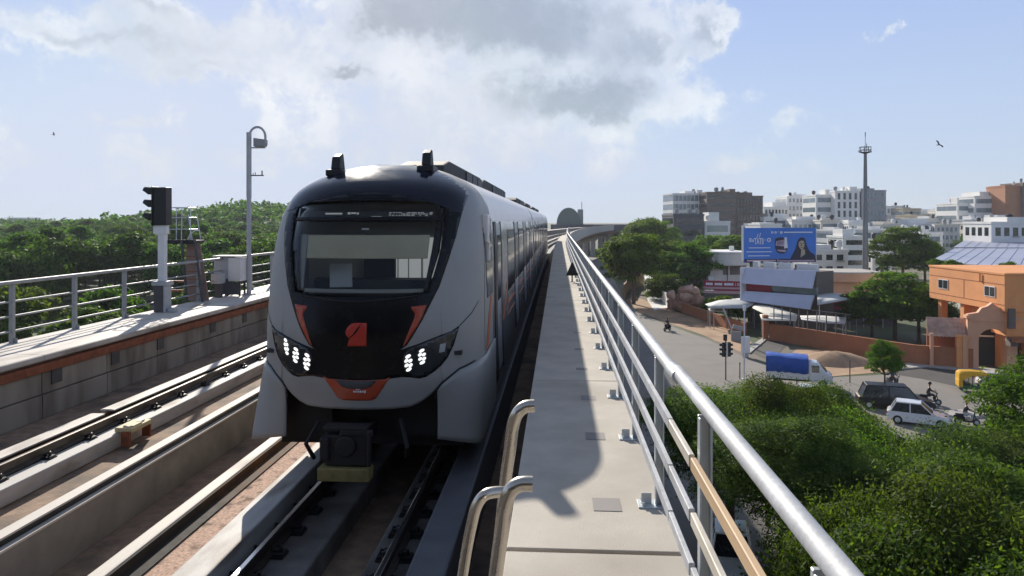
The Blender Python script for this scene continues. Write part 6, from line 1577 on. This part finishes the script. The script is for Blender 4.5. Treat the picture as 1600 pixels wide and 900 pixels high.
for side in (0, 8):
    base_i = [i * n + side for i in range(14)]; st_ = len(vs)
    for i in range(14): x, y, z = vs[base_i[i]]; vs.append((x, y * 1.02 + rr.uniform(-.02, .02), .98 + rr.uniform(-.06, .06)))
    for i in range(13): q = (base_i[i], st_ + i, st_ + i + 1, base_i[i + 1]); fs.append(q if side == 0 else q[::-1])
for end in (0, 13):
    base_i = [end * n + j for j in range(9)]; st_ = len(vs)
    for j in range(9): x, y, z = vs[base_i[j]]; vs.append((x, y, 1.0 + rr.uniform(-.05, .05)))
    for j in range(8): fs.append((base_i[j], base_i[j + 1], st_ + j + 1, st_ + j))
b.add(vs, fs); o = b.build('tarp', M['tarp_blue'], tk, smooth=40); o.modifiers.new('solid', 'SOLIDIFY').thickness = .02
b = MB(); sec = lambda x, w_, z0, z1: [(x, -w_, z0), (x, -w_, z1 - .1), (x, -w_ + .12, z1), (x, w_ - .12, z1), (x, w_, z1 - .1), (x, w_, z0)]
loft(b, [sec(.78, .78, .45, 1.72), (sec(1.35, .78, .4, 1.74)), sec(1.55, .77, .38, 1.62), sec(2.0, .76, .38, 1.12), sec(2.35, .74, .38, .98), sec(2.48, .66, .42, .72)]); b.build('cab', M['car_white'], tk, smooth=35, bevel=.03)
b = MB(); b.obox((1.83, 0, 1.36), (.04, 1.25, .62), ry=-.80); b.build('windscreen', M['win_dark'], tk)
for s in (-1, 1):
    b = MB(); b.box(.95, 1.5, s * .785 - .01, s * .785 + .01, 1.08, 1.55); b.build('side_window', M['win_dark'], tk)
    b = MB(); b.obox((2.42, s * .5, .78), (.1, .24, .16)); b.build('headlight', M['win_blue'], tk)
for x in (-1.5, 1.75):
    for s in (-1, 1): wheel(tk, x, s * .70, .30)
b = MB(); b.box(-2.2, 2.3, -.35, .35, .35, .549); b.build('chassis', M['black'], tk); tk.scale = (1.12, 1.15, 1.28)
# auto rickshaw
p = at(1523, 612, 0); rk = empty('auto_rickshaw', (p.x, p.y, 0), -.25, 'yellow-topped three-wheeled auto rickshaw at the roadside', 'rickshaw')
b = MB(); sec = lambda x, w_, z0, z1: [(x, -w_, z0), (x, -w_ * 1.0, z1 - .15), (x, -w_ * .75, z1), (x, w_ * .75, z1), (x, w_, z1 - .15), (x, w_, z0)]
loft(b, [sec(-1.3, .6, 1.05, 1.62), sec(-1.1, .64, 1.0, 1.74), sec(-.3, .64, 1.42, 1.80), sec(.7, .60, 1.46, 1.74), sec(1.0, .5, 1.44, 1.58)]); b.build('canopy', M['rick_yellow'], rk, smooth=40)
b = MB(); b.box(-1.32, -1.0, -.62, .62, .42, 1.04); b.build('rear_panel', M['rick_yellow'], rk, bevel=.05)
b = MB(); loft(b, [sec(-1.25, .58, .30, .72), sec(-.2, .6, .28, .60), sec(.6, .48, .28, .55), sec(1.15, .22, .34, .85)]); b.build('body', M['rick_green'], rk, smooth=40)
b = MB(); b.obox((.85, 0, 1.15), (.04, .9, .62), ry=-.25); b.build('windscreen', M['win_dark'], rk)
b = MB(); b.box(-.95, -.45, -.5, .5, .6, .78); b.box(-1.0, -.88, -.5, .5, .78, 1.2); b.box(.1, .45, -.3, .3, .55, .72); b.build('seat', M['black'], rk)
b = MB()
for s in (-1, 1): b.tube([(.55, s * .55, .55), (.8, s * .52, 1.5)], .025, 6); b.tube([(-.3, s * .58, .6), (-.3, s * .6, 1.45)], .025, 6)
b.build('frame_post', M['black'], rk)
for x, y in ((-.9, -.5), (-.9, .5), (1.0, 0)): wheel(rk, x, y, .22, .1)

def skin_body(name, verts, edges, radii, m, parent, root_i=0, sub=2):
    me = bpy.data.meshes.new(name); me.from_pydata(verts, edges, []); me.materials.append(m); o = bpy.data.objects.new(name, me); C.objects.link(o); o.parent = parent
    o.modifiers.new('skin', 'SKIN')
    if not me.skin_vertices: 
        bm = bmesh.new(); bm.from_mesh(me); bm.verts.layers.skin.verify(); bm.to_mesh(me); bm.free()
    sv_ = me.skin_vertices[0].data
    for i, r in enumerate(radii): sv_[i].radius = (r, r) if not isinstance(r, tuple) else r; sv_[i].use_root = (i == root_i)
    s = o.modifiers.new('sub', 'SUBSURF'); s.levels = sub; s.render_levels = sub
    return o
def rider(name, loc, rz, label, shirt, trousers, helmet=None, holding='scooter handlebars'):
    """a seated rider, facing +x, seat at .75"""
    pr = empty(name, tuple(loc), rz, label, 'person')
    V = [(-.10, 0, .82), (-.06, 0, 1.05), (-.02, 0, 1.28), (.0, 0, 1.40), (.02, 0, 1.50), (.05, 0, 1.62), (.05, 0, 1.70),
         (-.01, .18, 1.34), (.14, .24, 1.10), (.40, .24, 1.04), (.47, .24, 1.04), (-.01, -.18, 1.34), (.14, -.24, 1.10), (.40, -.24, 1.04), (.47, -.24, 1.04),
         (-.06, .10, .80), (.36, .14, .78), (.30, .13, .40), (.42, .13, .33), (-.06, -.10, .80), (.36, -.14, .78), (.30, -.13, .40), (.42, -.13, .33)]
    E_ = [(0, 1), (1, 2), (2, 3), (3, 4), (4, 5), (5, 6), (2, 7), (7, 8), (8, 9), (9, 10), (2, 11), (11, 12), (12, 13), (13, 14), (0, 15), (15, 16), (16, 17), (17, 18), (0, 19), (19, 20), (20, 21), (21, 22)]
    rad = [(.13, .15), (.12, .14), (.11, .15), .06, .055, .095, .085, .062, .046, .036, .042, .062, .046, .036, .042, .088, .068, .05, .045, .088, .068, .05, .045]
    skin_body('body', V, E_, rad, M['skin'], pr)
    S_ = [0, 1, 2, 7, 8, 11, 12]; mp = {k: i for i, k in enumerate(S_)}
    skin_body('shirt', [V[k] for k in S_], [(mp[a], mp[c]) for a, c in E_ if a in mp and c in mp], [tuple(q + .015 for q in (rad[k] if isinstance(rad[k], tuple) else (rad[k], rad[k]))) for k in S_], shirt, pr)
    S_ = [0, 15, 16, 17, 19, 20, 21]; mp = {k: i for i, k in enumerate(S_)}
    skin_body('trousers', [V[k] for k in S_], [(mp[a], mp[c]) for a, c in E_ if a in mp and c in mp], [tuple(q + .013 for q in (rad[k] if isinstance(rad[k], tuple) else (rad[k], rad[k]))) for k in S_], trousers, pr)
    b = MB(); b.sphere((.04, 0, 1.69), (.115, .105, .10) if not helmet else (.14, .13, .13)); b.build('hair' if not helmet else 'helmet', helmet or M['hair'], pr, smooth=60)
    return pr
def scooter(loc, rz, label, paint):
    root = empty('scooter', tuple(loc), rz, label, 'scooter')
    for x in (-.52, .62):
        b = MB(); b.tube([(x, -.05, .24), (x, .05, .24)], .24, 18); w_ = b.build('wheel', M['tyre'], root, smooth=40)
        b = MB(); b.tube([(x, -.055, .24), (x, .055, .24)], .13, 12); b.build('rim', M['galv'], w_)
    b = MB(); sec = lambda x, w_, z0, z1: [(x, -w_, z0), (x, -w_ * .8, z1), (x, w_ * .8, z1), (x, w_, z0)]
    loft(b, [sec(-.80, .07, .48, .62), sec(-.5, .17, .34, .70), (sec(-.15, .18, .24, .68)), sec(-.05, .17, .22, .34), sec(.34, .17, .22, .32)]); b.build('body', paint, root, smooth=40, bevel=.02)
    b = MB(); b.add([(.32, -.19, .25), (.32, .19, .25), (.46, .15, .85), (.46, -.15, .85), (.38, -.19, .25), (.38, .19, .25), (.52, .13, .85), (.52, -.13, .85)], [(0, 1, 2, 3), (7, 6, 5, 4), (0, 4, 5, 1), (1, 5, 6, 2), (2, 6, 7, 3), (3, 7, 4, 0)]); b.build('leg_shield', paint, root, bevel=.02)
    b = MB(); b.tube([(.62, 0, .24), (.50, 0, .85), (.46, 0, .98)], .03, 7); b.tube([(.46, -.32, 1.02), (.48, 0, .98), (.46, .32, 1.02)], .018, 7); b.build('handlebar', M['black_steel'], root)
    b = MB(); b.obox((-.35, 0, .73), (.68, .26, .08)); b.build('seat', M['black'], root, bevel=.03)
    b = MB(); b.sphere((.53, 0, .92), (.08, .1, .08)); b.build('headlight', M['win_blue'], root, smooth=60)
    b = MB()
    for s in (-1, 1): b.tube([(.45, s * .24, 1.0), (.44, s * .30, 1.16)], .008, 5); b.obox((.44, s * .31, 1.18), (.02, .10, .06))
    b.build('mirror', M['black'], root); return root
def ride(px, py, rz, l_s, l_p, shirt, trousers, paint, helmet=None):
    p = at(px, py, 0); scooter(p, rz, l_s, paint); rider('person', p, rz, l_p, shirt, trousers, helmet)
ride(1043, 517, -2.3, 'dark scooter out on the open road below the rock garden', 'person in dark clothes riding the lone scooter on the open road', M['cloth_dark'], M['cloth_dark'], M['car_black'])
ride(1395, 606, -1.2, 'dark scooter just behind the black car', 'person in grey-blue top riding behind the black car', M['cloth_blue'], M['cloth_dark'], M['car_grey'])
ride(1510, 664, -.35, 'black scooter in front of the white car, near the road island', 'person in dark jacket and pale trousers riding near the road island', M['cloth_dark'], M['cloth_white'], M['car_black'], M['tr_redmark'])
ride(1452, 632, -.35, 'dark scooter at the front of the black car', 'person in black riding at the front of the black car', M['cloth_dark'], M['cloth_dark'], M['car_black'], M['black'])
scooter(at(1502, 697, 0), -.5, 'grey scooter parked at the edge of the near trees', M['car_grey'])
# birds
def bird(loc, rz, bank, s, label):
    root = empty('bird', tuple(loc), rz, label, 'bird'); root.rotation_euler = (bank, -.2, rz); root.scale = (s, s, s)
    V = [(-.28, 0, 0), (-.12, 0, .01), (.06, 0, .02), (.17, 0, .035), (.25, 0, .03)]; skin_body('body', V, [(0, 1), (1, 2), (2, 3), (3, 4)], [(.05, .012), .05, .06, .045, .012], M['black'], root, 1)
    for sd in (-1, 1):
        b = MB(); vs = [(.10, sd * .04, .03), (.15, sd * .25, .14), (.06, sd * .48, .16), (-.10, sd * .50, .12), (-.06, sd * .28, .10), (-.08, sd * .05, .02)]
        b.add(vs + [(x, y, z - .012) for x, y, z in vs], [tuple(range(6)), tuple(range(6, 12))[::-1]] + [(i, 6 + i, 6 + (i + 1) % 6, (i + 1) % 6) for i in range(6)]); b.build('wing', M['black'], root)
    b = MB(); b.add([(-.24, -.02, 0), (-.24, .02, 0), (-.42, .08, -.01), (-.42, -.08, -.01), (-.3, 0, .015)], [(0, 3, 4), (3, 2, 4), (2, 1, 4), (1, 0, 4), (0, 1, 2, 3)]); b.build('tail', M['black'], root)
bird(atd(1467, 226, 75), .6, .9, .95, 'dark bird in flight high over the city on the right')
bird(atd(84, 210, 80), .6, .9, .55, 'tiny dark bird high over the forest on the left')

# ------------------------------------------------------------------ air
HAZE = True
if HAZE:
    b = MB(); b.box(-1300, 1300, -60, 1150, -1.2, 48); hz = b.build('haze', []); tag(hz, kind='stuff')
    m = bpy.data.materials.new('haze'); m.use_nodes = True; nt = m.node_tree; nt.nodes.remove(nt.nodes['Principled BSDF'])
    v = nt.nodes.new('ShaderNodeVolumePrincipled'); v.inputs['Color'].default_value = (.86, .91, 1, 1); v.inputs['Density'].default_value = .0002; v.inputs['Anisotropy'].default_value = .1
    nt.links.new(v.outputs[0], nt.nodes['Material Output'].inputs['Volume']); hz.data.materials.append(m)
bpy.context.view_layer.update()
# spare templates that were never planted leave no trace
for o in list(C.objects):
    if o.parent is None and o.type == 'EMPTY' and o.location.z < -50:
        for c in list(o.children): bpy.data.objects.remove(c)
        bpy.data.objects.remove(o)
